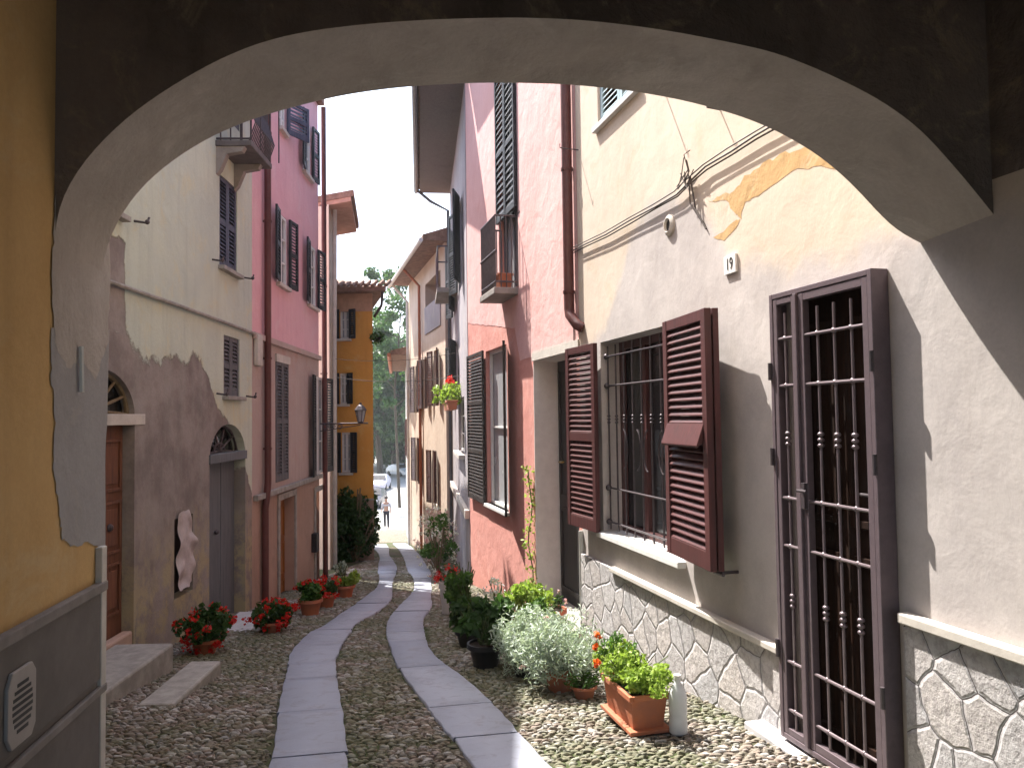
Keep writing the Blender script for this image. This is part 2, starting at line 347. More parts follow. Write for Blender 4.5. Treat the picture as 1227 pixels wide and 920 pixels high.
def track_mat():
    n = N('bluish_granite_slab'); p = n.pos(); a = n.n('Attribute', attribute_name='tone').outputs['Fac']
    col = n.mix(a, (.27, .295, .38), (.34, .365, .45)); col = n.mix(n.math('MULTIPLY', n.ramp(n.noise(p, 1.8, 8, .7), .45, .7), .5), col, (.23, .245, .30))
    col = n.mix(n.math('MULTIPLY', n.ramp(n.noise(p, 7, 9, .75, .5), .52, .62), .45), col, (.20, .19, .19)); col = n.mix(n.math('MULTIPLY', n.noise(p, 140, 3, .8), .4), col, (.22, .22, .23))
    return n.done(col, .7, n.bump(n.noise(p, 120, 3, .7), .3, .002, n.bump(n.noise(p, 6, 4, .6), .3, .01)), .3)
M['track'] = track_mat()

# ------------------------------------------------------------------ ground, cobbles, wheel tracks
m = MB(); ys = [-60, -20, -8, -4, 0, 2, 4, 8, 12, 16, 20, 26, 32, 38, 44, 47, 50, 53, 56, 60, 70, 90, 130, 200, 400, 900]
xs = [-700, -200, -60, -25, -10, -4, 0, 4, 10, 25, 60, 200, 700]
m.add([(x, y, gz(x, y)) for y in ys for x in xs], [(j*len(xs)+i, j*len(xs)+i+1, (j+1)*len(xs)+i+1, (j+1)*len(xs)+i) for j in range(len(ys)-1) for i in range(len(xs)-1)])
struct(m.build('ground', M['ground']))
def gp(px, py): g = ground(px, py); return Vector((g.x, g.y))
TL = [((324, 920), (416, 920)), ((336.5, 850), (406.5, 853)), ((350, 795), (399, 798)), ((370, 765), (405, 774)), ((391, 750), (422, 752)), ((422, 731), (446, 735)), ((443, 715), (466, 717)), ((454, 698), (470.5, 697)), ((457, 676.5), (470, 675)), ((449, 652), (461, 653))]
TR = [((565, 920), (655, 920)), ((528, 871), (612, 868)), ((495, 829), (571, 828)), ((472, 792), (524, 790)), ((468, 762), (507, 765)), ((470.5, 743), (504, 746)), ((484, 726), (512, 729)), ((495, 708), (517, 708)), ((495, 689), (513, 690)), ((483, 661), (498, 664)), ((472, 651), (486, 652))]
def track(name, tr):
    L = [gp(*a) for a, b in tr]; R = [gp(*b) for a, b in tr]
    d0 = (L[0]-L[1]).normalized(); d1 = (R[0]-R[1]).normalized(); dd = ((d0+d1)/2).normalized()
    L = [L[0]+dd*9, L[0]+dd*4]+L; R = [R[0]+dd*9, R[0]+dd*4]+R
    def cr(P, n=14):
        out = []
        for i in range(len(P)-1):
            a, b, c, d = P[max(i-1, 0)], P[i], P[i+1], P[min(i+2, len(P)-1)]
            for k in range(n):
                t = k/n; out.append(.5*((2*b)+(c-a)*t+(2*a-5*b+4*c-d)*t*t+(3*b-a-3*c+d)*t**3))
        return out+[P[-1]]
    L, R = cr(L), cr(R); C0 = [(a+b)/2 for a, b in zip(L, R)]; W = [(a-b).length/2 for a, b in zip(L, R)]
    acc = [0]
    for i in range(1, len(C0)): acc.append(acc[-1]+(C0[i]-C0[i-1]).length)
    V = []; Fq = []; T = []; s = 0; tot = acc[-1]
    def samp(t):
        i = min(max(1, next((k for k, a in enumerate(acc) if a >= t), len(acc)-1)), len(acc)-1)
        f = (t-acc[i-1])/max(1e-6, acc[i]-acc[i-1]); c = C0[i-1].lerp(C0[i], f); wd = W[i-1]*(1-f)+W[i]*f
        a = C0[max(i-3, 0)]; b = C0[min(i+2, len(C0)-1)]; d = (b-a).normalized(); nn = Vector((-d.y, d.x)); return c, nn, max(.125, min(.225, wd*.97))
    while s < tot-.1:
        ln = random.choice([.6, .8, .95, 1.1, 1.3])*random.uniform(.92, 1.08); e = min(s+ln, tot); tn = random.random(); k = 8; dz = random.uniform(-.005, .005); sh = random.uniform(-.010, .010)
        base = len(V); wid = 3
        for i in range(k+1):
            c, nn, wd = samp(s+.003+(e-s-.006)*i/k)
            wd += .004*math.sin(s*7+i*1.9)
            for j, (o, z) in enumerate([(wd+sh, -.06), (wd+sh, .0), (wd-.006+sh, .008), (-wd+.006+sh, .008), (-wd+sh, 0), (-wd+sh, -.06)]):
                q = c+nn*o; V.append((q.x, q.y, gz(q.x, q.y)+.022+dz+z)); T.append(tn)
        for i in range(k):
            for j in range(5): a = base+i*6+j; Fq.append((a, a+1, a+7, a+6))
        for a in (base, base+k*6): Fq += [(a, a+1, a+4, a+5), (a+1, a+2, a+3, a+4)]
        s = e
    o = npmesh(name, V, Fq, M['track'], tone=T); struct(o); return [(p.x, p.y, max(.125, min(.225, q*.97))) for p, q in zip(C0, W)]
cl = track('stone_wheel_track', TL); cr_ = track('stone_wheel_track', TR)
track_pts = np.array(cl+cr_)
# the earth bed and every pebble in view, one sheet of paving
m = MB(); bx = [-6+.5*i for i in range(20)]; by = [2+1.0*i for i in range(28)]
m.add([(x, y, gz(x, y)+.004) for y in by for x in bx], [(j*20+i, j*20+i+1, (j+1)*20+i+1, (j+1)*20+i) for j in range(27) for i in range(19)])
struct(m.build('cobble_bed', M['bed']))
def cobbles():
    tpl = []; rings = [(0, 1), (.55, .86), (.85, .52), (1, -.3)]; seg = 8; P = [(0, 0, 1)]
    for r, h in rings[1:]: P += [(r*math.cos(2*math.pi*k/seg), r*math.sin(2*math.pi*k/seg), h) for k in range(seg)]
    P = np.array(P); Q = [(0, 1+k, 1+(k+1) % seg, 1+(k+1) % seg) for k in range(seg)]
    tris = [(0, 1+k, 1+(k+1) % seg) for k in range(seg)]
    for r in (0, 1):
        for k in range(seg):
            a, b = 1+r*seg+k, 1+r*seg+(k+1) % seg; c, d = 1+(r+1)*seg+k, 1+(r+1)*seg+(k+1) % seg
            tris += [(a, c, d), (a, d, b)]
    tris = np.array(tris)
    cs = []; y = 2.9
    while y < 21:
        dy = .031+.002*max(0, y-6)
        x0 = -3.7; x1 = 2.2 - .255*(y-3) if y < 14 else -.8-.2*(y-14)
        x = x0
        while x < x1:
            dx = random.uniform(.042, .082)*(1+.04*max(0, y-6)); cs.append((x+dx/2, y+random.uniform(-.012, .012)+.05*math.sin(x*2.3), dx/2, dy/2)); x += dx
        y += dy
    cs = np.array(cs); d = np.min(np.hypot(cs[:, 0, None]-track_pts[None, :, 0], cs[:, 1, None]-track_pts[None, :, 1])-track_pts[None, :, 2], axis=1)
    cs = cs[d > .02]; n = len(cs)
    ang = rng.normal(0, .35, n); sx = cs[:, 2]*rng.uniform(.85, 1.08, n); sy = cs[:, 3]*rng.uniform(.8, 1.1, n); sz = rng.uniform(.010, .019, n)
    V = P[None]*np.stack([sx, sy, sz], 1)[:, None, :]; c, s = np.cos(ang)[:, None], np.sin(ang)[:, None]
    V[:, :, :2] += rng.normal(0, .0035, V[:, :, :2].shape)
    X = V[:, :, 0]*c-V[:, :, 1]*s+cs[:, 0, None]; Y = V[:, :, 0]*s+V[:, :, 1]*c+cs[:, 1, None]
    tx, ty = rng.normal(0, .10, n)[:, None], rng.normal(0, .10, n)[:, None]
    Zg = Z0-SL*Y+V[:, :, 2]+.004+tx*(X-cs[:, 0, None])+ty*(Y-cs[:, 1, None])+rng.uniform(-.004, .006, n)[:, None]
    V = np.stack([X, Y, Zg], 2).reshape(-1, 3); Fq = (tris[None]+(np.arange(n)*len(P))[:, None, None]).reshape(-1, 3)
    tone = np.repeat(rng.random(n), len(P)); o = npmesh('cobblestones', V, Fq, M['cobble'], tone=tone, smooth=True); struct(o)
cobbles()

# ------------------------------------------------------------------ wall helpers
def sheet(mb, F, s0, s1, z0, z1, holes=(), w=0):
    """front face with rectangular openings (s0,s1,z0,z1,depth) and their reveals"""
    holes = [(max(h[0], s0), min(h[1], s1), max(h[2], z0), min(h[3], z1), h[4]) for h in holes]
    S = sorted({s0, s1, *[h[0] for h in holes], *[h[1] for h in holes]}); Z = sorted({z0, z1, *[h[2] for h in holes], *[h[3] for h in holes]})
    for i in range(len(S)-1):
        for j in range(len(Z)-1):
            a, b = (S[i]+S[i+1])/2, (Z[j]+Z[j+1])/2
            if any(h[0] < a < h[1] and h[2] < b < h[3] for h in holes): continue
            mb.add([F.P(S[i], Z[j], w), F.P(S[i+1], Z[j], w), F.P(S[i+1], Z[j+1], w), F.P(S[i], Z[j+1], w)], [(0, 1, 2, 3)])
    for a, b, c, d, dp in holes:
        f = [F.P(a, c, w), F.P(b, c, w), F.P(b, d, w), F.P(a, d, w)]; k = [F.P(a, c, w-dp), F.P(b, c, w-dp), F.P(b, d, w-dp), F.P(a, d, w-dp)]
        mb.add(f+k, [(i, (i+1) % 4, 4+(i+1) % 4, 4+i) for i in range(4)])
def shell(mb, F, s0, s1, z0, z1, depth=4):        # the remaining five sides of a house body
    P = F.P; v = [P(s0, z0), P(s1, z0), P(s1, z0, -depth), P(s0, z0, -depth), P(s0, z1), P(s1, z1), P(s1, z1, -depth), P(s0, z1, -depth)]
    mb.add(v, [(3, 2, 1, 0), (4, 5, 6, 7), (1, 2, 6, 5), (2, 3, 7, 6), (3, 0, 4, 7)])
def shutter(F, par, wd, z0, z1, mt, th=.04, stile=.055, rails=None, pitch=.05, tilt=.6, closed=False, label=None, bevel=.003, backed=False):
    """louvred leaf lying in frame F from s=0 to s=wd, front at w=+th"""
    mb = MB(); mb.fbox(F, 0, stile, z0, z1, 0, th); mb.fbox(F, wd-stile, wd, z0, z1, 0, th)
    mid = [z0+(z1-z0)*r for r in (rails or [.5])]; edges = [z0]+mid+[z1]
    mb.fbox(F, stile, wd-stile, z0, z0+stile*1.6, .003, th-.003); mb.fbox(F, stile, wd-stile, z1-stile, z1, .003, th-.003)
    for q in mid: mb.fbox(F, stile, wd-stile, q-stile*.6, q+stile*.6, .003, th-.003)
    o = mb.build('shutter', M[mt], par, bevel=bevel, label=label); lv = MB(); sp = [(edges[i]+(stile*1.6 if i == 0 else stile*.6), edges[i+1]-(stile if i == len(edges)-2 else stile*.6)) for i in range(len(edges)-1)]
    for a, b in sp:
        n = max(2, int((b-a)/pitch)); st = (b-a)/n
        for k in range(n):
            zc = a+(k+.5)*st; hh = st*.52*math.sin(tilt)+.003; t = .004; hw = th*.42
            lv.hexa([F.P(stile, zc-hh-t, hw*2.1), F.P(wd-stile, zc-hh-t, hw*2.1), F.P(wd-stile, zc+hh-t, .004), F.P(stile, zc+hh-t, .004),
                     F.P(stile, zc-hh+t, hw*2.1), F.P(wd-stile, zc-hh+t, hw*2.1), F.P(wd-stile, zc+hh+t, .004), F.P(stile, zc+hh+t, .004)])
    lv.build('louvres', M[mt], o)
    return o
def window(F, par, r, depth=.14, fm='white_paint', gm='glass', mull=1, bars=2, fw=.05):
    a, b, c, d = r; mb = MB(); w0, w1 = -depth-.001, -depth+.04
    for x0, x1, y0, y1 in ((a+.001, a+fw, c+.001, d-.001), (b-fw, b-.001, c+.001, d-.001), (a+fw, b-fw, c+.001, c+fw), (a+fw, b-fw, d-fw, d-.001)): mb.fbox(F, x0, x1, y0, y1, w0, w1)
    for k in range(mull): x = a+(b-a)*(k+1)/(mull+1); mb.fbox(F, x-fw*.6, x+fw*.6, c+fw, d-fw, w0, w1-.004)
    for k in range(bars): z = c+(d-c)*(k+1)/(bars+1); mb.fbox(F, a+fw, b-fw, z-.012, z+.012, w0+.005, w1-.012)
    o = mb.build('window', M[fm], par, bevel=.002)
    MB().fbox(F, a-.01, b+.01, c-.01, d+.01, -depth-.02, -depth-.006).build('pane', M[gm], o); return o
def sill(F, par, a, b, z, out=.07, th=.05, mt='stone_trim', nm='window_sill'):
    return MB().fbox(F, a-.05, b+.05, z-th, z, -.02, out).build(nm, M[mt], par, bevel=.006)
def open_pair(F, par, r, mt, wd=None, out=.03, angL=0, angR=0, th=.035, pitch=.05, which='LR', **k):
    a, b, c, d = r; wd = wd or (b-a)/2
    if 'L' in which: f = F.sub(a, out, math.pi-angL); f.N = -f.N; shutter(f, par, wd, c, d, mt, th, pitch=pitch, **k)
    if 'R' in which: f = F.sub(b, out, angR); shutter(f, par, wd, c, d, mt, th, pitch=pitch, **k)
def closed_pair(F, par, r, mt, w=-.05, pitch=.05):
    a, b, c, d = r; h = (b-a)/2
    shutter(F.sub(a+.002, w, 0), par, h-.004, c, d, mt, .035, pitch=pitch); shutter(F.sub(a+h+.002, w, 0), par, h-.004, c, d, mt, .035, pitch=pitch)
def pipe(par, F, pts, r=.045, mt='copper', clips=(), nm='downpipe'):
    o = MB().tube([F.P(*q) for q in pts], r, 12).build(nm, M[mt], par, smooth=True)
    for s, z, w in clips: mb = MB(); mb.lathe(F.P(s, z, w), [(r*1.18, -.015), (r*1.18, .015)], 12); mb.fbox(F, s-.01, s+.01, z-.01, z+.01, -.01, w); mb.build('pipe_clip', M[mt], o)
    return o
def ragged(F, par, pts, mt, w=.004, amp=.03, sub=6, nm='plaster_patch', label=None):
    out = []; n = len(pts)
    for i in range(n):
        a, b = pts[i], pts[(i+1) % n]
        for k in range(sub): t = k/sub; out.append((a[0]+(b[0]-a[0])*t+random.uniform(-amp, amp), a[1]+(b[1]-a[1])*t+random.uniform(-amp, amp)))
    vs = [F.P(*q, w) for q in out]; c = F.P(sum(q[0] for q in out)/len(out), sum(q[1] for q in out)/len(out), w)
    me = MB(); me.add(vs, [tuple(range(len(vs)))]); o = me.build(nm, M[mt], par, label=label)
    bm = bmesh.new(); bm.from_mesh(o.data); bmesh.ops.triangulate(bm, faces=bm.faces); bm.to_mesh(o.data); bm.free(); return o

# ------------------------------------------------------------------ archway (passage) and its house
ah = thing('archway', 'rough plastered segmental archway framing the view over the lane', 'archway', (NL.x, NL.y, gz(0, 2.5)))
near = [(62, 300), (62.5, 275), (65, 256), (73, 236), (85, 215), (101, 192), (121, 169), (163, 131), (209, 101), (248, 78), (293, 57), (342, 42), (400, 33), (460, 27), (530, 23), (620, 21), (700, 24), (790, 35), (860, 48), (927, 62), (983, 84), (1049, 116), (1101, 152), (1136, 191), (1166, 226), (1190, 257)]
far = [(120, 335), (122, 310), (130, 287), (141, 263), (156, 239), (183, 210), (225, 179), (254, 163), (285, 149), (326, 135), (400, 116), (450, 108), (500, 103), (550, 100), (600, 99), (680, 101), (758, 109), (823, 121), (888, 139), (934, 158), (983, 187), (1023, 222), (1053, 256), (1075, 278), (1095, 291)]
def curve(F, pts, n, L):
    q = [F.at(*p) for p in pts]; s = np.array([a for a, b in q]); z = np.array([b for a, b in q]); s[0] = 0; s[-1] = L
    for i in range(1, len(s)): s[i] = max(s[i], s[i-1]+1e-3)
    d = np.concatenate([[0], np.cumsum(np.hypot(np.diff(s), np.diff(z)))]); d /= d[-1]; t = np.linspace(0, 1, n)
    a, b = np.interp(t, d, s), np.interp(t, d, z)
    for _ in range(5): a[1:-1] = (a[:-2]+a[1:-1]*2+a[2:])/4; b[1:-1] = (b[:-2]+b[1:-1]*2+b[2:])/4
    return list(zip(a, b))
LN, LF = (NR-NL).length, (FR-FL).length; K = 90
cn = curve(AW, near, K, LN); cf = curve(AF, far, K, LF)
ZT = 2.0
mb = MB()
for i in range(K-1):
    (a, za), (b, zb) = cn[i], cn[i+1]; mb.add([AW.P(a, za), AW.P(b, zb), AW.P(b, ZT), AW.P(a, ZT)], [(0, 1, 2, 3)])
mb.build('passage_face', M['shaded'], ah, label='dark rough inner face above the arch')  # low light on this face is carried by its dark plaster colour
mb = MB(); q = 6
for i in range(K):
    for j in range(q):
        t = j/(q-1); p = AW.P(*cn[i]).lerp(AF.P(*cf[i]), t); wob = .010*math.sin(i*.35+j*.9)+.006*math.sin(i*1.1-j*1.3)
        if 0 < j < q-1 and 2 < i < K-3: p += Vector((0, 0, wob))
        mb.v.append(tuple(p))
mb.f = [(i*q+j, i*q+j+1, (i+1)*q+j+1, (i+1)*q+j) for i in range(K-1) for j in range(q-1)]
mb.build('arch_soffit', M['arch'], ah, smooth='all')
mb = MB()
for i in range(K-1):
    (a, za), (b, zb) = cf[i], cf[i+1]; mb.add([AF.P(a, za), AF.P(b, zb), AF.P(b, 5.8), AF.P(a, 5.8)], [(0, 1, 2, 3)])
mb.build('street_face', M['cream'], ah)
# underside of the right springing (where the arch dies into the wall)
mb = MB(); mb.add([AW.P(0, ZT), AW.P(LN+.02, ZT), Vector((3.8, -5, ZT)), Vector((-.55, -5, ZT))], [(0, 1, 2, 3)]); mb.build('ceiling', M['shaded'], ah)
mb = MB(); mb.hexa([AW.P(0, ZT+.02), AW.P(LN, ZT+.02), Vector((3.6, -5, ZT+.02)), Vector((-.6, -5, ZT+.02)), AF.P(0, 5.8), AF.P(LF, 5.8), Vector((3.6, -5, 5.8)), Vector((-.6, -5, 5.8))]); mb.build('upper_storey', M['cream'], ah)

ph = thing('ochre_house', 'ochre passage house on the left with a grey dado and round vent', 'house', (PW.o.x, PW.o.y, gz(0, 2)))
LP = (FL-NL).length; zc0 = PW.Z(108, 701)
mb = MB(); sheet(mb, PW, -8, LP, -2.2, 5.8); shell(mb, PW, -8, LP, -2.2, 5.8, 2.2); mb.build('wall', M['passage'], ph)
ragged(PW, ph, [PW.at(*p) for p in [(61, 395), (95, 402), (130, 396), (126, 560), (124, 655), (104, 650), (80, 652), (73, 642), (69, 600), (63, 560), (65, 500), (60, 450)]], 'grey_patch', .0035, .010, 6, label='grey repair plaster beside the arch')
ragged(PW, ph, [PW.at(*p) for p in [(64, 236), (130, 250), (130, 330), (128, 410), (112, 455), (96, 430), (80, 442), (66, 418), (60, 360), (62, 300)]], 'arch', .0045, .008, 6, label='pinkish plaster jamb running down from the arch')
m = MB(); m.tube([PW.P(*PW.at(92, 415), .014), PW.P(*PW.at(93, 470), .014)], .008, 6); m.build('metal_strip', M['white_paint'], ph)
mb = MB(); mb.fbox(PW, -8, LP+.015, -2.2, zc0-.02, .001, .012); mb.fbox(PW, -8, LP+.015, -2.2, zc0-.37, .012, .022); mb.fbox(PW, -8, LP+.018, zc0-.345, zc0-.02, .001, .022); mb.build('dado', M['dado_grey'], ph, bevel=.004)
mb = MB(); mb.fbox(PW, -8, LP+.022, zc0-.035, zc0, .001, .03); mb.fbox(PW, -8, LP+.02, zc0-.40, zc0-.372, .001, .030); mb.build('dado_border', M['trim'] if False else simple('dado_border_paint', (.24, .215, .20), .8), ph, bevel=.004)
MB().fbox(PW, LP-.03, LP+.02, -2.2, PW.Z(104, 660), .001, .026).build('corner_strip', M['trim'], ph, bevel=.004)
a, b = PW.at(12, 845); vr = .085; mb = MB(); k = 10
oct_ = [(a+vr*x, b+vr*y) for x, y in [(-1, .8), (-.7, 1.25), (.7, 1.25), (1, .9), (1, -.9), (.7, -1.25), (-.7, -1.25), (-1, -.8)]]
vt = mb.prism(PW, oct_, .022, .034).build('vent_grille', simple('vent_plastic', (.34, .31, .29), .6, .1), ph, bevel=.003); mb = MB()
for i in range(8):
    zz = b+vr*.75*(1-2*i/7); hw = .8*math.sqrt(max(.0008, (vr*.9)**2-(zz-b)**2)); mb.fbox(PW, a-hw, a+hw, zz-.005, zz+.005, .03, .0350)
mb.build('vent_slot', M['black_pot'], vt)

# ------------------------------------------------------------------ right: yellow house with gate and barred window
yh = thing('yellow_house', 'sun bleached yellow house on the right with iron gate and red brown shutters', 'house', (RW.P(4, 0).x, RW.P(4, 0).y, gz(0, 4)))
SJ = RW.S(694, 400); gr = RW.rect((917, 355), (1047, 960), .10); GZ0 = RW.Z(945, 893, .1)
g_s0, g_s1 = RW.S(1049, 500, .10), RW.S(925, 500, .10); g_top = RW.Z(1047, 320, .10); g_bot = GZ0+.03
ghole = (g_s0+.05, g_s1-.05, g_bot-.02, g_top-.04, .10)
ws1, ws0 = RW.S(721, 500), RW.S(816, 500); wz1, wz0 = RW.Z(721, 410), RW.Z(735, 641)
uz = RW.Z(712, 157); us1 = RW.S(716, 130); us0 = RW.S(766, 115)
NS = RW.S(1190, 257)
mb = MB(); H = [ghole, (ws0, ws1, wz0, wz1, .24), (us0, us1, uz, uz+1.5, .12)]
sheet(mb, RW, 3.2, SJ, -3.2, 6.4, H); shell(mb, RW, -7, SJ, -3.2, 6.4); mb.v = mb.v; wall_y = mb
NSs = NS
mb2 = MB(); sheet(mb2, RW, 1.2, NS, -3.2, .95); sheet(mb2, RW, NS, 3.2, -3.2, 6.4); wall_y.add(mb2.v, mb2.f)
wall_y.build('wall', M['yellow_plaster'], yh)
mb = MB(); sheet(mb, RW, -7, 1.2, -3.2, 6.4); sheet(mb, RW, 1.2, NS, .95, 6.4); mb.build('passage_wall', M['shaded'], yh, label='stretch of wall inside the passage, coloured dark for its shade')  # same wall continued; arch shadow painted in as a darker plaster
MB().fbox(RW, -7, SJ, 6.35, 6.5, -4, .35).build('roof', M['roof'], yh)
ragged(RW, yh, [RW.at(*p) for p in [(848, 243), (862, 236), (880, 228), (893, 212), (915, 196), (940, 184), (965, 176), (990, 172), (1015, 190), (1010, 205), (975, 200), (950, 205), (925, 222), (905, 236), (892, 245), (888, 262), (882, 256), (870, 240)]], 'ochre', .0015, .012, 4, label='exposed ochre paint patch')
ragged(RW, yh, [RW.at(*p) for p in [(855, 285), (866, 278), (880, 265), (888, 262), (882, 274), (868, 288)]], 'ochre', .0015, .006, 3)
# dado of crazy paving with a stone cap
capz = RW.Z(738, 678); cap2 = RW.Z(1085, 731)
dd = .035
mb = MB(); mb.fbox(RW, g_s1+.015, RW.S(700, 700), -3.2, RW.Z(703, 664), .001, dd); mb.build('stone_dado', M['stone'], yh, bevel=.006)
mb = MB(); mb.fbox(RW, 1.2, g_s0-.06, -3.2, cap2-.03, .001, dd); mb.build('stone_dado', M['stone'], yh, bevel=.006)
mb = MB(); mb.fbox(RW, g_s1+.02, RW.S(738, 700), capz-.045, capz-.002, .001, dd+.035); mb.build('dado_cap', M['trim'], yh, bevel=.008)
mb = MB(); mb.fbox(RW, 1.2, g_s0-.055, cap2-.05, cap2, .001, dd+.03); mb.build('dado_cap', M['trim'], yh, bevel=.008)
MB().fbox(RW, RW.S(700, 700)+.003, SJ, -3.2, RW.Z(700, 636), .001, .045).build('corner_strip', M['white_paint'], yh, bevel=.006)
MB().fbox(RW, g_s0-.2, g_s1+.3, g_bot-.35, g_bot-.02, .001, .16).build('doorstep', M['pale_slab'], yh, bevel=.01)
# iron gate
gw0, gw1 = .045, .10; gf = MB(); t = .035
def fr(mb, a, b, c, d, w0, w1, t):
    mb.fbox(RW, a, a+t, c, d, w0, w1); mb.fbox(RW, b-t, b, c, d, w0, w1); mb.fbox(RW, a+t, b-t, c, c+t, w0+.001, w1-.001); mb.fbox(RW, a+t, b-t, d-t, d, w0+.001, w1-.001)
fr(gf, g_s0, g_s1, g_bot, g_top, .001, gw1, .03)
split = RW.S(957, 500, .1)
fr(gf, g_s0+.034, split-.016, g_bot+.034, g_top-.034, .055, .096, .042); fr(gf, split+.016, g_s1-.034, g_bot+.034, g_top-.034, .055, .096, .034)
gf.fbox(RW, split-.014, split+.014, g_bot+.031, g_top-.031, .04, .112)
gate = gf.build('iron_gate', M['gate_iron'], yh, bevel=.003)
bars = MB(); HZ = [RW.Z(985, y, .08) for y in (398, 459, 603, 664, 811, 872)]; KN = [RW.Z(985, 527, .08), RW.Z(993, 736, .08)]
ba = [RW.S(x, 520, .08) for x in (983, 1003, 1024)]+[RW.S(944, 520, .08)]
for i, s_ in enumerate(ba):
    bars.tube([RW.P(s_, g_bot+.07, .077), RW.P(s_, g_top-.07 if i < 0 else g_top-.12, .077)], .0085, 8)
    for kz in KN:
        for d_ in (-.03, 0, .03): bars.ball(RW.P(s_, kz+d_, .077), .019, 10, .7)
for z in HZ:
    for a, b in ((g_s0+.07, split-.05), (split+.04, g_s1-.06)): bars.tube([RW.P(a, z, .083), RW.P(b, z, .083)], .0095, 8)
    for s_ in ba: bars.ball(RW.P(s_, z, .08), .016, 8)
bars.build('gate_bars', simple('gate_bar_paint', (.20, .16, .175), .35, .2, 15, .1, .4, .5), gate, smooth=True)
lk = MB(); lk.fbox(RW, split-.055, split-.025, -.52, -.38, .096, .118); lk.tube([RW.P(split-.04, -.42, .11), RW.P(split-.04, -.42, .15), RW.P(split-.12, -.42, .15)], .008, 8); lk.build('gate_lock', M['iron'], gate)
for z in (g_top-.45, .0-.25, g_bot+.5): [MB().tube([RW.P(q, z-.05, .108), RW.P(q, z+.05, .108)], .012, 8).build('hinge', M['iron'], gate) for q in (g_s0+.005, g_s1-.005)]
db = MB(); db.fbox(RW, ghole[0]-.01, ghole[1]+.01, ghole[2]-.01, ghole[3]+.01, -.11, -.06)
for c, d in ((ghole[2]+.12, -.75), (-.6, ghole[3]-.15)):
    for a, b in ((ghole[0]+.08, (ghole[0]+ghole[1])/2-.05), ((ghole[0]+ghole[1])/2+.05, ghole[1]-.08)): fr(db, a, b, c, d, -.06, -.035, .04)
idoor = db.build('inner_door', M['inner_door'], yh, bevel=.004)
MB().tube([RW.P(ghole[0]+.12, -.42, -.06), RW.P(ghole[0]+.12, -.42, -.01), RW.P(ghole[0]+.22, -.42, -.01)], .009, 8).build('door_handle', M['iron'], idoor)
# barred window
window(RW, yh, (ws0, ws1, wz0, wz1), .23, 'shutter_red', 'glass', 2, 0, .07)
gm = MB(); nb = 9
for i in range(nb):
    s_ = ws0+.06+(ws1-ws0-.12)*i/(nb-1); gm.tube([RW.P(s_, wz0+.03, -.05), RW.P(s_, wz1-.04, -.05)], .008, 8)
    for d_ in (-.03, 0, .03): gm.ball(RW.P(s_, -.03+d_, -.05), .017, 8, .7)
for z in (wz0+.10, wz0+.42, wz1-.42, wz1-.14): gm.tube([RW.P(ws0-.0, z, -.045), RW.P(ws1+.0, z, -.045)], .009, 8); [gm.ball(RW.P(ws1-.05, z, -.04), .03, 8), gm.ball(RW.P(ws0+.05, z, -.04), .03, 8)]
mid = (ws0+ws1)/2
for sg in (-1, 1):
    for dx in (.12, .42):
        gm.tube([RW.P(mid+sg*(dx+.09*math.cos(a)), -.30+.18*math.sin(a), -.047) for a in [math.pi*(.55+.9*k/9) for k in range(10)]], .008, 6)
gm.build('window_grille', M['iron'], yh, smooth=True)
mb = MB(); mb.fbox(RW, ws0-.03, ws1+.02, wz0-.045, wz0+.004, -.235, .07); mb.build('window_sill', M['white_paint'], yh, bevel=.006)
# right shutter: two leaves folded together, standing off the wall; left shutter ajar
z1, z0 = RW.Z(858, 368, .16), RW.Z(858, 683, .16); sa, sb = RW.S(804, 500, .10), RW.S(858, 500, .165)
F1 = RW.sub(sa, .055, math.pi-math.atan2(.075, sa-sb)); F1.N = -F1.N
L1 = math.hypot(sa-sb, .075)
o1 = shutter(F1, yh, L1, z0, z1, 'shutter_red', .04, .075, [.5], .052, .75, label='folded shutter leaf lying behind the other')
F2 = Frame((0, 0), (1, 0), (0, 1)); F2.o = F1.o+F1.N*.052; F2.U = F1.U; F2.N = F1.N
o2 = shutter(F2, yh, L1, z0, z1, 'shutter_red', .045, .075, [.5], .052, .75)
bb = MB(); zz = (z0+z1)/2; bb.hexa([F2.P(.06, zz-.02, .045), F2.P(L1-.06, zz-.02, .045), F2.P(L1-.06, zz-.06, .09), F2.P(.06, zz-.06, .09), F2.P(.06, zz+.1, .045), F2.P(L1-.06, zz+.1, .045), F2.P(L1-.06, zz-.045, .095), F2.P(.06, zz-.045, .095)]); bb.build('tilt_flap', M['shutter_red'], o2, bevel=.003)
hk = MB(); hk.tube([RW.P(sb+.06, z0-.02, .0), RW.P(sb+.06, z0-.02, .14), RW.P(sb+.06, z0+.03, .15)], .012, 6); hk.tube([RW.P(sb+.12, z0-.02, .14), RW.P(sb, z0-.02, .14)], .014, 6); hk.build('shutter_catch', M['iron'], yh)
sl_, sr_ = RW.S(683, 500, .10), RW.S(716, 500, .06); zl1, zl0 = RW.Z(683, 418, .1), RW.Z(700, 633, .1)
F3 = RW.sub(sr_, .05, math.atan2(.05, sl_-sr_)); L3 = math.hypot(sl_-sr_, .05)
o3 = shutter(F3, yh, L3, zl0, zl1, 'shutter_red', .045, .07, [.5], .052, .75)
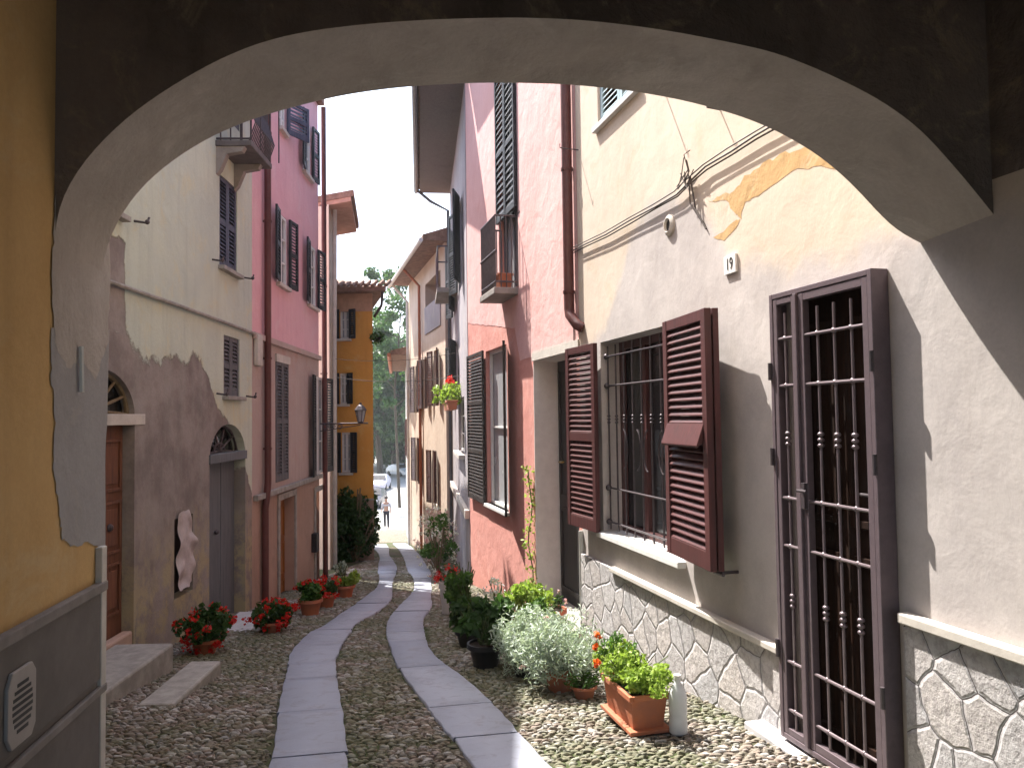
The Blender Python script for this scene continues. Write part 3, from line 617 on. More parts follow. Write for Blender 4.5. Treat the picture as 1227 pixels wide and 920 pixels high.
# house number, vent, hooks
ns_, nz_ = RW.at(877, 317); pl = MB().fbox(RW, ns_-.075, ns_+.075, nz_-.062, nz_+.062, .001, .018).build('number_plate', M['white_paint'], yh, bevel=.003)
tc = bpy.data.curves.new('digits', 'FONT'); tc.body = '19'; tc.size = .115; tc.offset = -.002; tc.align_x = 'CENTER'; tc.align_y = 'CENTER'; tc.extrude = .002
to = bpy.data.objects.new('digits', tc); dg = bpy.context.evaluated_depsgraph_get(); C.objects.link(to); bpy.context.view_layer.update()
tm = bpy.data.meshes.new_from_object(to.evaluated_get(bpy.context.evaluated_depsgraph_get())); bpy.data.objects.remove(to)
mb = MB(); mb.v = [tuple(RW.P(ns_-v.co.x*.8, nz_+v.co.y, .0195+v.co.z)) for v in tm.vertices]; mb.f = [tuple(p.vertices) for p in tm.polygons]; mb.build('digits', M['black_pot'], pl)
vs_, vz_ = RW.at(803, 270); ax = (RW.U, Vector((0, 0, 1)), RW.N)
mb = MB(); mb.lathe(RW.P(vs_, vz_, .0), [(.085, 0), (.085, .012), (.06, .03), (.055, .03), (.05, .0)], 20, ax); vp = mb.build('vent_pipe', M['trim'], yh, smooth=True)
MB().lathe(RW.P(vs_, vz_, .001), [(.05, .0), (.048, .008)], 16, ax).build('vent_hole', M['black_pot'], vp)
# upper light blue window
closed_pair(RW, yh, (us0, us1, uz, uz+1.5), 'shutter_sky', -.06)
MB().fbox(RW, us0-.05, us1+.05, uz-.05, uz, -.1, .045).build('window_sill', M['white_paint'], yh, bevel=.006)
# cable bundle clipped along the wall
cb = thing('cable_bundle', 'grey electric cables running in a sagging bundle across the sunlit yellow wall', 'cable', RW.P(5, 1.5))
pts = [(688, 301), (705, 293), (730, 281), (760, 264), (790, 247), (815, 233), (830, 218), (850, 200), (880, 182), (910, 163), (945, 143), (985, 120)]
for dz, dw, r in ((0, .03, .007), (-.02, .022, .006), (.015, .05, .005)):
    MB().tube([RW.P(s_, z_+dz+random.uniform(-.006, .006), dw) for s_, z_ in [RW.at(*p) for p in pts]], r, 6).build('cable', M['cable'], cb, smooth=True)
mb = MB()
for a in range(8):
    s_, z_ = RW.at(832+random.uniform(-8, 6), 208+random.uniform(-6, 6)); e = [(s_+random.uniform(-.18, .12), z_+random.uniform(-.12, .12), random.uniform(.02, .09)) for _ in range(2)]
    mb.tube([RW.P(s_, z_, .04), RW.P(*e[0]), RW.P(*e[1])], .004, 5)
s_, z_ = RW.at(833, 212); mb.tube([RW.P(s_, z_, .04), RW.P(s_-.05, z_-.25, .03), RW.P(s_-.16, z_-.42, .01)], .007, 6); mb.tube([RW.P(s_, z_, .05), RW.P(s_-.01, z_-.2, .05), RW.P(s_-.12, z_-.36, .02)], .006, 6)
mb.build('cable_joint', M['cable'], cb)
for i, (px, py, L) in enumerate([(797, 112, .18), (863, 132, .1), (693, 180, .2)]):
    s_, z_ = RW.at(px, py); tag(MB().tube([RW.P(s_, z_, -.02), RW.P(s_, z_+.01, L), RW.P(s_, z_+.05, L)], .006, 6).build('iron_hook', M['iron'], loc=RW.P(s_, z_)), ['thin iron hook highest on the yellow wall right of the blue window', 'thin iron hook on the yellow wall just above the cables near the arch', 'thin iron hook on the yellow wall beside the maroon downpipe'][i], 'hook', 'iron hooks on the yellow wall')

# ------------------------------------------------------------------ right: pink house
pk = thing('pink_house', 'coral pink house with iron balcony next to the yellow house', 'house', (RW.P(10, 0).x, RW.P(10, 0).y, gz(0, 10)))
S1 = RW.S(561, 400)
ds0, ds1 = SJ+.10, RW.S(641, 550); dz1 = RW.Z(641, 432)
w0s, w1s = RW.S(608, 500), RW.S(583, 500); wz_1, wz_0 = RW.Z(583, 421), RW.Z(597, 608)
b0s, b1s = RW.S(620, 200), RW.S(597, 200); bz0 = RW.Z(620, 343); bz1 = RW.Z(610, 80)
split_z = RW.Z(660, 428)
holes = [(ds0, ds1, -3.3, dz1, .34), (w0s, w1s, wz_0, wz_1, .12), (b0s, b1s, bz0, bz1+.3, .12)]
mb = MB(); sheet(mb, RW, SJ, S1, -3.4, 6.6, holes); shell(mb, RW, SJ, S1, -3.4, 6.6, 4)
mb.build('wall', M['pink_r'], pk)
# paler flaking upper coat, its ragged lower edge above the door
o = MB()
zr = [RW.at(*p) for p in [(693, 421), (682, 420), (665, 424), (650, 430), (643, 430)]]
ledge = [RW.at(*p) for p in [(643, 425), (625, 380), (600, 372), (563, 386)]]
def band(mb, F, top, pts, w=.004):
    for (a, za), (b, zb) in zip(pts[:-1], pts[1:]): mb.add([F.P(a, za, w), F.P(b, zb, w), F.P(b, top, w), F.P(a, top, w)], [(0, 1, 2, 3)])
def fine(pts, n=8, amp=.012):
    out = []
    for (a, za), (b, zb) in zip(pts[:-1], pts[1:]): out += [(a+(b-a)*k/n, za+(zb-za)*k/n+random.uniform(-amp, amp)) for k in range(n)]
    return out+[pts[-1]]
zb_ = RW.Z(643, 428)
band(o, RW, bz0-.02, fine([(SJ+.003, zb_-.02), (b0s+.0, zb_+.02), (b0s+.25, 1.2), (S1-.003, RW.Z(563, 386))], 24)); band(o, RW, 6.59, [(SJ+.003, bz0-.02), (b0s-.003, bz0-.02)]); band(o, RW, 6.59, [(b1s+.003, bz0-.02), (S1-.003, bz0-.02)])
o.build('upper_render', M['pink_upper'], pk, label='paler flaking upper render')
MB().fbox(RW, SJ-.02, S1+.1, 6.55, 6.72, -4, .55).build('roof', M['roof'], pk)
# door recess with white jamb
mb = MB(); mb.fbox(RW, ds1-.012, ds1-.001, -3.2, dz1-.001, -.335, .004); mb.fbox(RW, ds0+.001, ds1-.012, dz1-.012, dz1-.001, -.335, .004); mb.build('door_jamb', M['white_paint'], pk)
MB().fbox(RW, ds0-.1, ds1+.02, dz1-.001, dz1+.10, .001, .018).build('lintel_band', M['trim'], pk)
d_ = MB(); d_.fbox(RW, ds0+.001, ds1-.013, -3.2, dz1-.013, -.345, -.31); fr(d_, ds0+.06, ds1-.07, -2.1, -1.1, -.31, -.29, .05); fr(d_, ds0+.06, ds1-.07, -1.0, dz1-.1, -.31, -.29, .05); dd_ = d_.build('front_door', M['door_dark'], pk)
MB().tube([RW.P(ds1-.2, -.55, -.31), RW.P(ds1-.2, -.55, -.25), RW.P(ds1-.32, -.55, -.25)], .014, 6).build('door_handle', simple('brass', (.5, .38, .15), .3, .1, 8, .05, .9), dd_)
MB().fbox(RW, ds0, ds1, gz(0, 9)-.3, gz(0, 9)+.14, -.34, .10).build('doorstep', M['stone_trim'], pk, bevel=.01)
# window with black shutters
window(RW, pk, (w0s, w1s, wz_0, wz_1), .10, 'white_paint', 'pale_glass', 0, 1, .05)
f = RW.sub(w1s, .03, .0); shutter(f, pk, RW.S(564, 500)-w1s, wz_0-.02, wz_1+.02, 'shutter_black', .035, .05, [.33, .66], .05, .7)
f = RW.sub(w0s, .02, math.pi-.25); f.N = -f.N; shutter(f, pk, .5, wz_0, wz_1, 'shutter_black', .035, .05, [.33, .66], .05, .7)
MB().fbox(RW, w0s-.05, w1s+.05, wz_0-.05, wz_0, -.1, .06).build('window_sill', M['white_paint'], pk, bevel=.006)
# balcony
bw = .30; bs0 = RW.S(621, 345); bs1 = RW.S(577, 360, bw); zt = RW.Z(600, 250, bw); zs = RW.Z(600, 340, bw)
bal = MB().fbox(RW, bs0, bs1, zs-.09, zs, -.02, bw+.03).build('balcony', M['concrete'], pk, bevel=.012)
rl = MB()
for z in (zs+.08, zt): rl.tube([RW.P(bs0+.03, z, 0), RW.P(bs0+.03, z, bw), RW.P(bs1-.03, z, bw), RW.P(bs1-.03, z, 0)], .013, 8)
n_ = 14
for i in range(n_+1): s_ = bs0+.03+(bs1-bs0-.06)*i/n_; rl.tube([RW.P(s_, zs, bw), RW.P(s_, zt, bw)], .008, 6); rl.ball(RW.P(s_, (zs+zt)/2, bw), .022, 6)
for sd in (bs0+.03, bs1-.03):
    for k in range(4): rl.tube([RW.P(sd, zs, bw*k/4), RW.P(sd, zt, bw*k/4)], .008, 6)
rl.tube([RW.P(bs0+.03, zt, 0), RW.P(bs0-.15, zt+.02, .0)], .012, 6)
rl.build('railing', M['iron'], bal)
window(RW, pk, (b0s, b1s, bz0, bz1+.3), .11, 'shutter_grey', 'pale_glass', 1, 1, .05)
zsh = RW.Z(610, 258); hw_ = (b1s-b0s)/2
for k in (0, 1): f = RW.sub(b0s+k*hw_+.004, .012, 0); shutter(f, pk, hw_-.008, zsh, bz1+.28, 'shutter_dark', .04, .05, [.42], .09, .9)
tr = thing('flower_trough', 'terracotta trough standing on the iron balcony of the pink house', 'planter', RW.P(bs0+.2, zs, .15))
def trough(par, F, s0, s1, z0, z1, w0, w1, mt='terracotta', lip=.012):
    mb = MB(); i = .02
    P = F.P; mb.hexa([P(s0+i, z0, w0+i), P(s1-i, z0, w0+i), P(s1-i, z0, w1-i), P(s0+i, z0, w1-i), P(s0, z1-.03, w0), P(s1, z1-.03, w0), P(s1, z1-.03, w1), P(s0, z1-.03, w1)])
    for a, b, c, d in ((s0-lip, s1+lip, w0-lip, w0+.01), (s0-lip, s1+lip, w1-.01, w1+lip), (s0-lip, s0+.01, w0+.01, w1-.01), (s1-.01, s1+lip, w0+.01, w1-.01)): mb.fbox(F, a, b, z1-.035, z1, c, d)
    mb.build('trough', M[mt], par, bevel=.005); MB().fbox(F, s0+.01, s1-.01, z1-.045, z1-.015, w0+.01, w1-.01).build('soil', M['soil'], par)
trough(tr, RW, bs0+.06, bs0+.62, zs+.001, zs+.20, .06, .25)
pipe(yh, RW, [(SJ+.10, 6.3, .07), (SJ+.10, RW.Z(684, 372), .07), (SJ+.08, RW.Z(684, 380), .07), (SJ-.10, RW.Z(690, 392), .055), (SJ-.13, RW.Z(690, 396), .0)], .055, clips=[(SJ+.10, z, .07) for z in (4, 2.6, 1.3)])
tag(MB().tube([RW.P(SJ+.13, 1.1, .012), RW.P(SJ+.14, .2, .012), RW.P(SJ+.14, -1.1, .012)], .007, 5).build('wire', M['cable'], loc=RW.P(SJ+.1, 0)), 'thin vertical wire running down the wall below the maroon downpipe', 'wire')

# ------------------------------------------------------------------ right: grey, cream and low houses
gh = thing('grey_house', 'narrow weathered grey house with deep boarded eave beyond the pink house', 'house', (GW.P(3, 0).x, GW.P(3, 0).y, gz(0, 17)))
GL = 6.7
gwin = GW.rect((549, 478), (557, 545)); gw2 = (1.4, 2.5, 2.6, 4.3); gw3 = (4.0, 5.0, 2.4, 4.2); gw4 = (3.6, 4.8, .2, 1.7)
mb = MB(); sheet(mb, GW, 0, GL, -4.2, 6.0, [(*gwin, .12), (*gw2, .12), (*gw3, .12), (*gw4, .12)]); shell(mb, GW, 0, GL, -4.2, 6.0, 3.5); mb.build('wall', M['greywall'], gh)
for r in (gw2, gw3, gw4): window(GW, gh, r, .1, 'shutter_grey'); open_pair(GW, gh, r, 'shutter_dark', angL=.25, angR=.25)
window(GW, gh, gwin, .1, 'white_paint'); sill(GW, gh, gwin[0], gwin[1], gwin[2], .12, .08, 'trim')
MB().fbox(GW, 0, GL, -1.75, -1.6, .001, .08).build('string_course', M['trim'], gh, bevel=.01)
mb = MB(); mb.fbox(GW, -.05, GL+.3, 5.95, 6.03, -.3, .78); rf = mb.build('eave', M['soffit'], gh)
P = GW.P; MB().hexa([P(-.1, 6.04, -3.5), P(GL+.3, 6.04, -3.5), P(GL+.3, 6.04, .85), P(-.1, 6.04, .85), P(-.1, 7.5, -3.5), P(GL+.3, 7.5, -3.5), P(GL+.3, 6.14, .85), P(-.1, 6.14, .85)]).build('roof', M['roof'], gh)
MB().tube([P(-.1, 6.02, .88), P(GL+.35, 6.0, .88)], .06, 8).build('gutter', M['iron'], gh)
pipe(gh, GW, [(GL+.2, 6.0, .86), (GL+.2, 5.7, .5), (GL-.05, 5.4, .06), (GL-.05, -4, .06)], .04, 'shutter_grey')
mb = MB(); bz = GW.Z(550, 345); mb.fbox(GW, 3.2, 5.0, bz, bz+.1, -.02, .45); b_ = mb.build('balcony', M['concrete'], gh); mb = MB()
for k in range(13): mb.tube([P(3.22+.145*k, bz+.1, .42), P(3.22+.145*k, bz+1.0, .42)], .012, 5)
mb.tube([P(3.22, bz+1.0, 0), P(3.22, bz+1.0, .42), P(4.98, bz+1.0, .42), P(4.98, bz+1.0, 0)], .02, 6); mb.build('railing', M['iron'], b_)

ch = thing('cream_house', 'cream house with red brown shutters and projecting roof further down the lane', 'house', (CW.P(2, 0).x, CW.P(2, 0).y, gz(0, 23)))
CL = CW.S(491); CZ = 4.6
cw = [CW.rect((501, 428), (508, 470)), CW.rect((512, 425), (518, 470)), CW.rect((503, 500), (509, 540))]
cw = [(1.0, 1.8, .35, 1.9), (2.9, 3.7, .3, 1.8), (4.5, 5.3, .2, 1.7), (1.5, 2.2, -2.4, -.9), (4.4, 5.2, -2.0, -.6)]
mb = MB(); sheet(mb, CW, 0, CL, -5.2, CZ, [(*r, .12) for r in cw]+[(.6, 3.2, 2.5, 4.0, .8)]); shell(mb, CW, 0, CL, -5.2, CZ, 4); mb.build('wall', M['cream'], ch)
for i, r in enumerate(cw): window(CW, ch, r, .1, 'shutter_red'); open_pair(CW, ch, r, 'shutter_red', angL=.2, angR=.2)
MB().fbox(CW, .6, 3.2, 2.5, 4.0, -.82, -.78).build('loggia_back', M['greywall'], ch); MB().fbox(CW, .6, 3.2, 2.5, 3.3, -.06, .03).build('loggia_parapet', M['greywall'], ch)
P2 = CW.P; MB().hexa([P2(-.2, CZ+.001, -4), P2(CL+.25, CZ+.001, -4), P2(CL+.25, CZ, .6), P2(-.2, CZ, .6), P2(-.2, CZ+1.7, -4), P2(CL+.25, CZ+1.7, -4), P2(CL+.25, CZ+.14, .6), P2(-.2, CZ+.14, .6)]).build('roof', M['roof'], ch)
MB().tube([P2(-.2, CZ, .65), P2(CL+.25, CZ-.05, .65)], .06, 8).build('gutter', M['white_paint'], ch)
pipe(ch, CW, [(CL-.1, CZ, .62), (CL-.1, CZ-.35, .3), (CL-.1, CZ-.6, .07), (CL-.1, -5.2, .07)], .045, 'white_paint'); pipe(ch, CW, [(3.93, CZ, .55), (3.95, CZ-.5, .07), (3.95, -5, .07)], .045, 'terracotta')
FWf = Frame((CW.P(CL+.3, 0).x, CW.P(CL+.3, 0).y), (-1.46, 10), (-1, 0))
fh = thing('low_house', 'low pale house with tiled eave at the far end of the right side row', 'house', (FWf.P(2, 0).x, FWf.P(2, 0).y, gz(0, 33)))
mb = MB(); fw = [(1.2, 2.0, -1.4, 0), (3.6, 4.4, -1.4, 0), (6, 6.8, -1.5, -.1)]; sheet(mb, FWf, 0, 9, -6.5, 2.2, [(*r, .12) for r in fw]); shell(mb, FWf, 0, 9, -6.5, 2.2, 5); mb.build('wall', M['trim'], fh)
for r in fw: window(FWf, fh, r, .1, 'shutter_red'); open_pair(FWf, fh, r, 'shutter_red')
P3 = FWf.P; MB().hexa([P3(-.2, 2.201, -5), P3(9.3, 2.201, -5), P3(9.3, 2.2, .6), P3(-.2, 2.2, .6), P3(-.2, 3.8, -5), P3(9.3, 3.8, -5), P3(9.3, 2.34, .6), P3(-.2, 2.34, .6)]).build('roof', M['roof'], fh)
MB().tube([P3(-.2, 2.2, .65), P3(9.3, 2.15, .65)], .07, 8).build('gutter', M['terracotta'], fh)

# ------------------------------------------------------------------ left: green house
gr_ = thing('green_house', 'pale green house with peeling plaster, two arched doors and a balcony on the left', 'house', (LW.P(8, 0).x, LW.P(8, 0).y, gz(0, 8)))
def ar(px0, px1, ytop, yref):      # s range from pixels, z of arch top
    return LW.S(px0, yref), LW.S(px1, yref)
d1a, d1b = LW.S(72, 600), LW.S(161, 600); d1t = LW.Z(120, 441); d1l = LW.Z(150, 500)
d2a, d2b = LW.S(251, 600), LW.S(294, 600); d2t = LW.Z(272, 508); d2l = LW.Z(272, 548)
W1 = LW.rect((263, 207), (284, 325)); W2 = LW.rect((268, 400), (287, 478)); W1 = (W1[0], W1[1], LW.Z(263, 318), LW.Z(263, 208)); W2 = (W2[0], W2[1], LW.Z(268, 474), LW.Z(268, 401))
W3 = (LW.S(112, 300)-.3, LW.S(150, 260)-.1, LW.Z(145, 259), LW.Z(145, 259)+1.5)
nic = LW.rect((209, 622), (231, 706))
BD = (LW.S(262, 180)+.1, LW.S(262, 180)+.85, LW.Z(300, 182)+.1, 5.6)
mb = MB(); D1 = .14; D2 = .18
sheet(mb, LW, 3.05, SE, -3.3, 6.1, [(d1a, d1b, -3.3, d1t, D1), (d2a, d2b, -3.3, d2t, D2), (*W1, .07), (*W2, .07), (*W3, .07), (*nic, .14), (*BD, .12)]); shell(mb, LW, 3.05, SE, -3.3, 6.1, 4)
def spandrel(mb, F, a, b, zl, zt_, depth, w=0, n=16):     # fills a rectangular hole's top corners down to an arch
    c = (a+b)/2; r = (b-a)/2; h = zt_-zl
    for i in range(n):
        t0, t1 = math.pi*(1-i/n), math.pi*(1-(i+1)/n); x0, x1 = c+r*math.cos(t0), c+r*math.cos(t1); q0, q1 = zl+h*math.sin(t0), zl+h*math.sin(t1)
        mb.add([F.P(x0, q0, w), F.P(x1, q1, w), F.P(x1, zt_, w), F.P(x0, zt_, w)], [(0, 1, 2, 3)]); mb.add([F.P(x0, q0, w), F.P(x1, q1, w), F.P(x1, q1, w-depth), F.P(x0, q0, w-depth)], [(0, 1, 2, 3)])
spandrel(mb, LW, d1a, d1b, d1l, d1t, D1-.003); spandrel(mb, LW, d2a, d2b, d2l, d2t, D2-.003)
mb.build('wall', M['green'], gr_)
MB().fbox(LW, 3.05, SE, 6.08, 6.2, -4, .12).build('roof', M['roof'], gr_)
def door(F, par, a, b, z0, z1, depth, mt, panels=(3, 2), nm='door'):
    mb = MB(); w0 = -depth; mb.fbox(F, a-.01, b+.01, z0, z1, w0-.04, w0)
    nr, nc = panels; pw = (b-a)/nc
    for i in range(nc):
        hs = np.linspace(z0+.15, z1-.08, nr+1)
        for j in range(nr):
            x0, x1, y0, y1 = a+i*pw+.05, a+(i+1)*pw-.05, hs[j]+.04, hs[j+1]-.04; t = .03
            mb.fbox(F, x0, x0+t, y0, y1, w0, w0+.02); mb.fbox(F, x1-t, x1, y0, y1, w0, w0+.02); mb.fbox(F, x0+t, x1-t, y0, y0+t, w0, w0+.019); mb.fbox(F, x0+t, x1-t, y1-t, y1, w0, w0+.019)
            mb.fbox(F, x0+t+.04, x1-t-.04, y0+t+.04, y1-t-.04, w0, w0+.014)
    return mb.build(nm, M[mt], par, bevel=.004)
g1 = gz(0, (d1a+d1b)/2)
dr = door(LW, gr_, d1a+.001, d1b-.001, g1+.22, d1l-.07, D1-.03, 'door_brown', (3, 2)); MB().ball(LW.P((d1a+d1b)/2+.35, g1+1.2, -D1+.05), .035).build('door_handle', M['iron'], dr)
MB().fbox(LW, d1a-.05, d1b+.2, d1l-.07, d1l+.03, -.1, .012).build('lintel', M['trim'], gr_, bevel=.006)
def fan(F, par, a, b, zl, zt_, depth, mt, n=7):
    c = (a+b)/2; r = (b-a)/2-.01; h = zt_-zl-.01; mb = MB()
    for i in range(n+1):
        t = math.pi*i/n; mb.tube([F.P(c, zl+.03, -depth+.04), F.P(c+r*math.cos(t), zl+h*math.sin(t), -depth+.04)], .014, 6)
    mb.tube([F.P(c+r*math.cos(math.pi*i/20), zl+h*math.sin(math.pi*i/20), -depth+.04) for i in range(21)], .022, 6); mb.tube([F.P(c+.3*r*math.cos(math.pi*i/12), zl+.3*h*math.sin(math.pi*i/12)+.02, -depth+.04) for i in range(13)], .014, 6)
    o = mb.build('fanlight', M[mt], par); MB().fbox(F, a-.01, b+.01, zl-.02, zt_+.01, -depth-.03, -depth-.001).build('pane', M['glass'], o)
fan(LW, gr_, d1a, d1b, d1l+.03, d1t, D1-.03, 'wood_twig'); 
g2 = gz(0, (d2a+d2b)/2)
dr = MB(); w_ = (d2b-d2a)/5
for i in range(5): dr.fbox(LW, d2a+i*w_+.004, d2a+(i+1)*w_-.004, g2-.2, d2l-.05, -D2-.02+.004*(i % 2), -D2+.035+.004*(i % 2))
dr = dr.build('door', M['door_grey'], gr_, bevel=.003); MB().ball(LW.P(d2a+.6, g2+1.1, -D2+.06), .03).build('door_handle', M['iron'], dr)
MB().fbox(LW, d2a-.02, d2b+.02, d2l-.05, d2l+.06, -.14, .02).build('lintel', M['door_grey'], gr_, bevel=.006); fan(LW, gr_, d2a, d2b, d2l+.05, d2t, D2-.02, 'iron', 5)
for r in (W1, W2, W3): closed_pair(LW, gr_, r, 'shutter_blue' if r is not W2 else 'shutter_grey', -.045, .045); sill(LW, gr_, r[0], r[1], r[2], .08, .05, 'stone_trim')
mb = MB()
for r in (W1, W2, W3):
    for s_ in (r[0]-.25, r[1]+.28):
        mb = MB(); mb.tube([LW.P(s_, r[2]+.02, 0), LW.P(s_, r[2]+.0, .12), LW.P(s_+.04, r[2]+.06, .12)], .012, 5); mb.ball(LW.P(s_, r[2]+.01, .12), .024, 6); mb.build('shutter_catch', M['iron'], gr_)
# conduit along the wall
mb = MB(); mb.tube([LW.P(*LW.at(*p), .03) for p in [(100, 327), (120, 335), (160, 349), (210, 366), (260, 384), (303, 400)]], .022, 8); mb.build('conduit', M['stone_trim'], gr_, smooth=True)
s_, z_ = LW.at(304, 402); MB().fbox(LW, s_-.02, s_+.22, z_-.42, z_+.02, .001, .07).build('bracket', M['trim'], gr_, bevel=.02)
closed_pair(LW, gr_, BD, 'shutter_grey', -.05)
# balcony
zb0 = LW.Z(326, 203, .0); ba0, ba1 = LW.S(262, 190), LW.S(300, 190)+.35; zb0 = 3.05; bwid = .43
ba0, ba1 = 9.15, 10.75
_r = ray(326, 203); tt = (LW.o+LW.N*bwid).dot(LW.N)/_r.dot(LW.N); zb0 = (_r*tt).z; ba1 = ((_r*tt)-LW.o).dot(LW.U); ba0 = LW.S(258, 167)
bl = MB(); bl.fbox(LW, ba0, ba1, zb0, zb0+.07, -.02, bwid); bl = bl.build('balcony', simple('slate_slab', (.14, .125, .125), .8), gr_, bevel=.008)
for s_ in (ba0+.12, ba1-.12): MB().prism(LW.sub(s_-.05, 0, math.pi/2), [(0, zb0), (bwid*.8, zb0), (bwid*.72, zb0-.06), (bwid*.3, zb0-.09), (bwid*.12, zb0-.28), (0, zb0-.34)], -.05, .05).build('corbel', M['concrete'], bl)
rl = MB(); zt_ = zb0+1.0
for i in range(17):
    s_ = ba0+.04+(ba1-ba0-.08)*i/16; rl.tube([LW.P(s_, zb0+.07, bwid-.04), LW.P(s_, zb0+.3, bwid+.04), LW.P(s_, zb0+.6, bwid-.05), LW.P(s_, zt_, bwid-.04)], .009, 5)
for sd in (ba0+.04, ba1-.04):
    for k in range(5): rl.tube([LW.P(sd, zb0+.07, .05+k*.12), LW.P(sd, zt_, .05+k*.12)], .009, 5)
for z in (zb0+.1, zt_): rl.tube([LW.P(ba0+.04, z, 0), LW.P(ba0+.04, z, bwid-.04), LW.P(ba1-.04, z, bwid-.04), LW.P(ba1-.04, z, 0)], .014, 6)
rl.build('railing', M['iron'], bl)
# niche back and the torn sheet hanging in it
MB().fbox(LW, nic[0], nic[1], nic[2], nic[3], -.15, -.13).build('niche', M['door_dark'], gr_)
sh = MB(); ns, nz = 5, 10; a, b, c, d = nic
for j in range(nz+1):
    t = j/nz; z = d+.06-(d-c)*.98*t; wdt = (b-a)*(.55+.40*min(1, t*1.6)); off = (b-a)*.06*math.sin(t*5)
    for i in range(ns+1): sh.v.append(tuple(LW.P(a+.04+off+wdt*i/ns, z+random.uniform(-.02, .02), .03+random.uniform(-.03, .04)+.02*math.sin(j*1.9))))
sh.f = [(j*(ns+1)+i, j*(ns+1)+i+1, (j+1)*(ns+1)+i+1, (j+1)*(ns+1)+i) for j in range(nz) for i in range(ns)]
o = sh.build('plastic_sheet', simple('dirty_white_plastic', (.5, .44, .44), .5, .2, 12, .3), loc=LW.P(a, c), smooth='all'); so_ = o.modifiers.new('s', 'SOLIDIFY'); so_.thickness = .004; ss = o.modifiers.new('u', 'SUBSURF'); ss.render_levels = 2; tag(o, 'crumpled grubby white sheet hanging in a dark niche between the two arched doors', 'sheet')

# ------------------------------------------------------------------ left: rose pink house
lp = thing('rose_house', 'tall rose pink house with dark shutters on the left, mauve below its ledge', 'house', (LW.P(13, 0).x, LW.P(13, 0).y, gz(0, 13)))
LT = 6.15; zl = LW.Z(323, 405); z2 = LW.Z(325, 588)
def R_(tl, br): return LW.rect(tl, br)
def wr(x0, x1, yt, yb):    # pixel columns, top/bottom read at the left column
    return (LW.S(x0), LW.S(x1), LW.Z(x0, yb), LW.Z(x0, yt))
A1 = wr(332, 344, 252, 338); A2 = wr(369, 379, 290, 364); A3 = wr(335, 342, 110, 152); A4 = wr(364, 373, 139, 205)
B1 = wr(330, 345, 433, 578); B2 = wr(375, 388, 450, 570); D3 = (LW.S(334), LW.S(352), -3.3, LW.Z(334, 600)); D4 = (LW.S(377), LW.S(389), -3.6, LW.Z(377, 590))
mb = MB(); sheet(mb, LW, SE, SP, zl, LT, [(*A1, .055), (*A2, .055), (A3[0], A3[1], A3[2], min(A3[3], LT-.1), .055), (*A4, .055)]); shell(mb, LW, SE, SP, zl, LT, 4); mb.build('upper_wall', M['pink_l'], lp)
mb = MB(); sheet(mb, LW, SE, SP, z2, zl-.001, [(*B1, .08), (*B2, .055)], -.0); shell(mb, LW, SE, SP, z2, zl-.001, 4); mb.build('middle_wall', M['mauve'], lp)
mb = MB(); sheet(mb, LW, SE, SP, -3.9, z2-.001, [(*D3, .2), (*D4, .2)]); shell(mb, LW, SE, SP, -3.9, z2-.001, 4); mb.build('lower_wall', M['salmon'], lp)
mb = MB(); mb.fbox(LW, SE, SP+.03, zl-.09, zl, .001, .05); mb.build('ledge', M['mauve'], lp, bevel=.01)
mb = MB(); mb.fbox(LW, SE+.05, SP+.03, z2-.06, z2+.02, .001, .07); mb.build('ledge', M['stone_trim'], lp, bevel=.01)
MB().fbox(LW, SE-.02, SP+.05, LT-.02, LT+.12, -4, .12).build('roof', M['roof'], lp)
for r in (A1, A2, A4): window(LW, lp, r, .045, 'white_paint', 'pale_glass'); sill(LW, lp, r[0], r[1], r[2], .07, .06, 'trim'); open_pair(LW, lp, r, 'shutter_dark', (r[1]-r[0])*.6, angL=.12, angR=.12)
r = (A3[0], A3[1], A3[2], min(A3[3], LT-.1)); window(LW, lp, r, .045, 'white_paint', 'pale_glass'); sill(LW, lp, r[0], r[1], r[2], .07, .06, 'trim'); open_pair(LW, lp, r, 'shutter_blue', .5, angR=.5, which='R')
closed_pair(LW, lp, B1, 'shutter_grey', -.02, .05); MB().fbox(LW, B1[0]-.02, B1[1]+.05, B1[3], B1[3]+.12, .001, .03).build('lintel', M['trim'], lp)
window(LW, lp, B2, .045, 'white_paint', 'pale_glass'); open_pair(LW, lp, B2, 'shutter_dark', (B2[1]-B2[0])*.42, angL=.12, angR=.12)
for r, mt in ((D3, 'door_orange'), (D4, 'door_brown')):
    door(LW, lp, r[0]+.001, r[1]-.001, -3.3, r[3]-.02, .16, mt, (3, 1)); mb = MB(); mb.fbox(LW, r[0]-.1, r[0]-.001, -3.6, r[3]+.1, .001, .03); mb.fbox(LW, r[1]+.001, r[1]+.1, -3.6, r[3]+.1, .001, .03); mb.fbox(LW, r[0], r[1], r[3]+.001, r[3]+.1, .001, .029); mb.build('door_surround', M['stone_trim'], lp, bevel=.006)
s_, z_ = LW.at(374, 650); tag(MB().fbox(LW, s_-.07, s_+.12, z_-.17, z_+.17, .001, .1).build('letter_box', M['black_pot'], loc=LW.P(s_, z_), bevel=.01), 'small dark letter box fixed to the wall between the two doors of the rose house', 'letter box')
sp = LW.S(321, 450, .07); pipe(lp, LW, [(sp, LT, .07), (sp, 0, .07), (sp, z2+.15, .07), (sp-.05, z2, .07), (sp-.1, z2-.2, .06), (sp-.1, -3.0, .06)], .05, clips=[(sp, z, .07) for z in (4.2, 2.9, .9, -.4)])
sp = LW.S(388, 250, .07); pipe(lp, LW, [(sp, LT, .07), (sp, zl, .07), (sp+.02, z2, .07), (sp+.02, -3.4, .07)], .05, clips=[(sp, z, .07) for z in (4.2, 2.6, .9)])

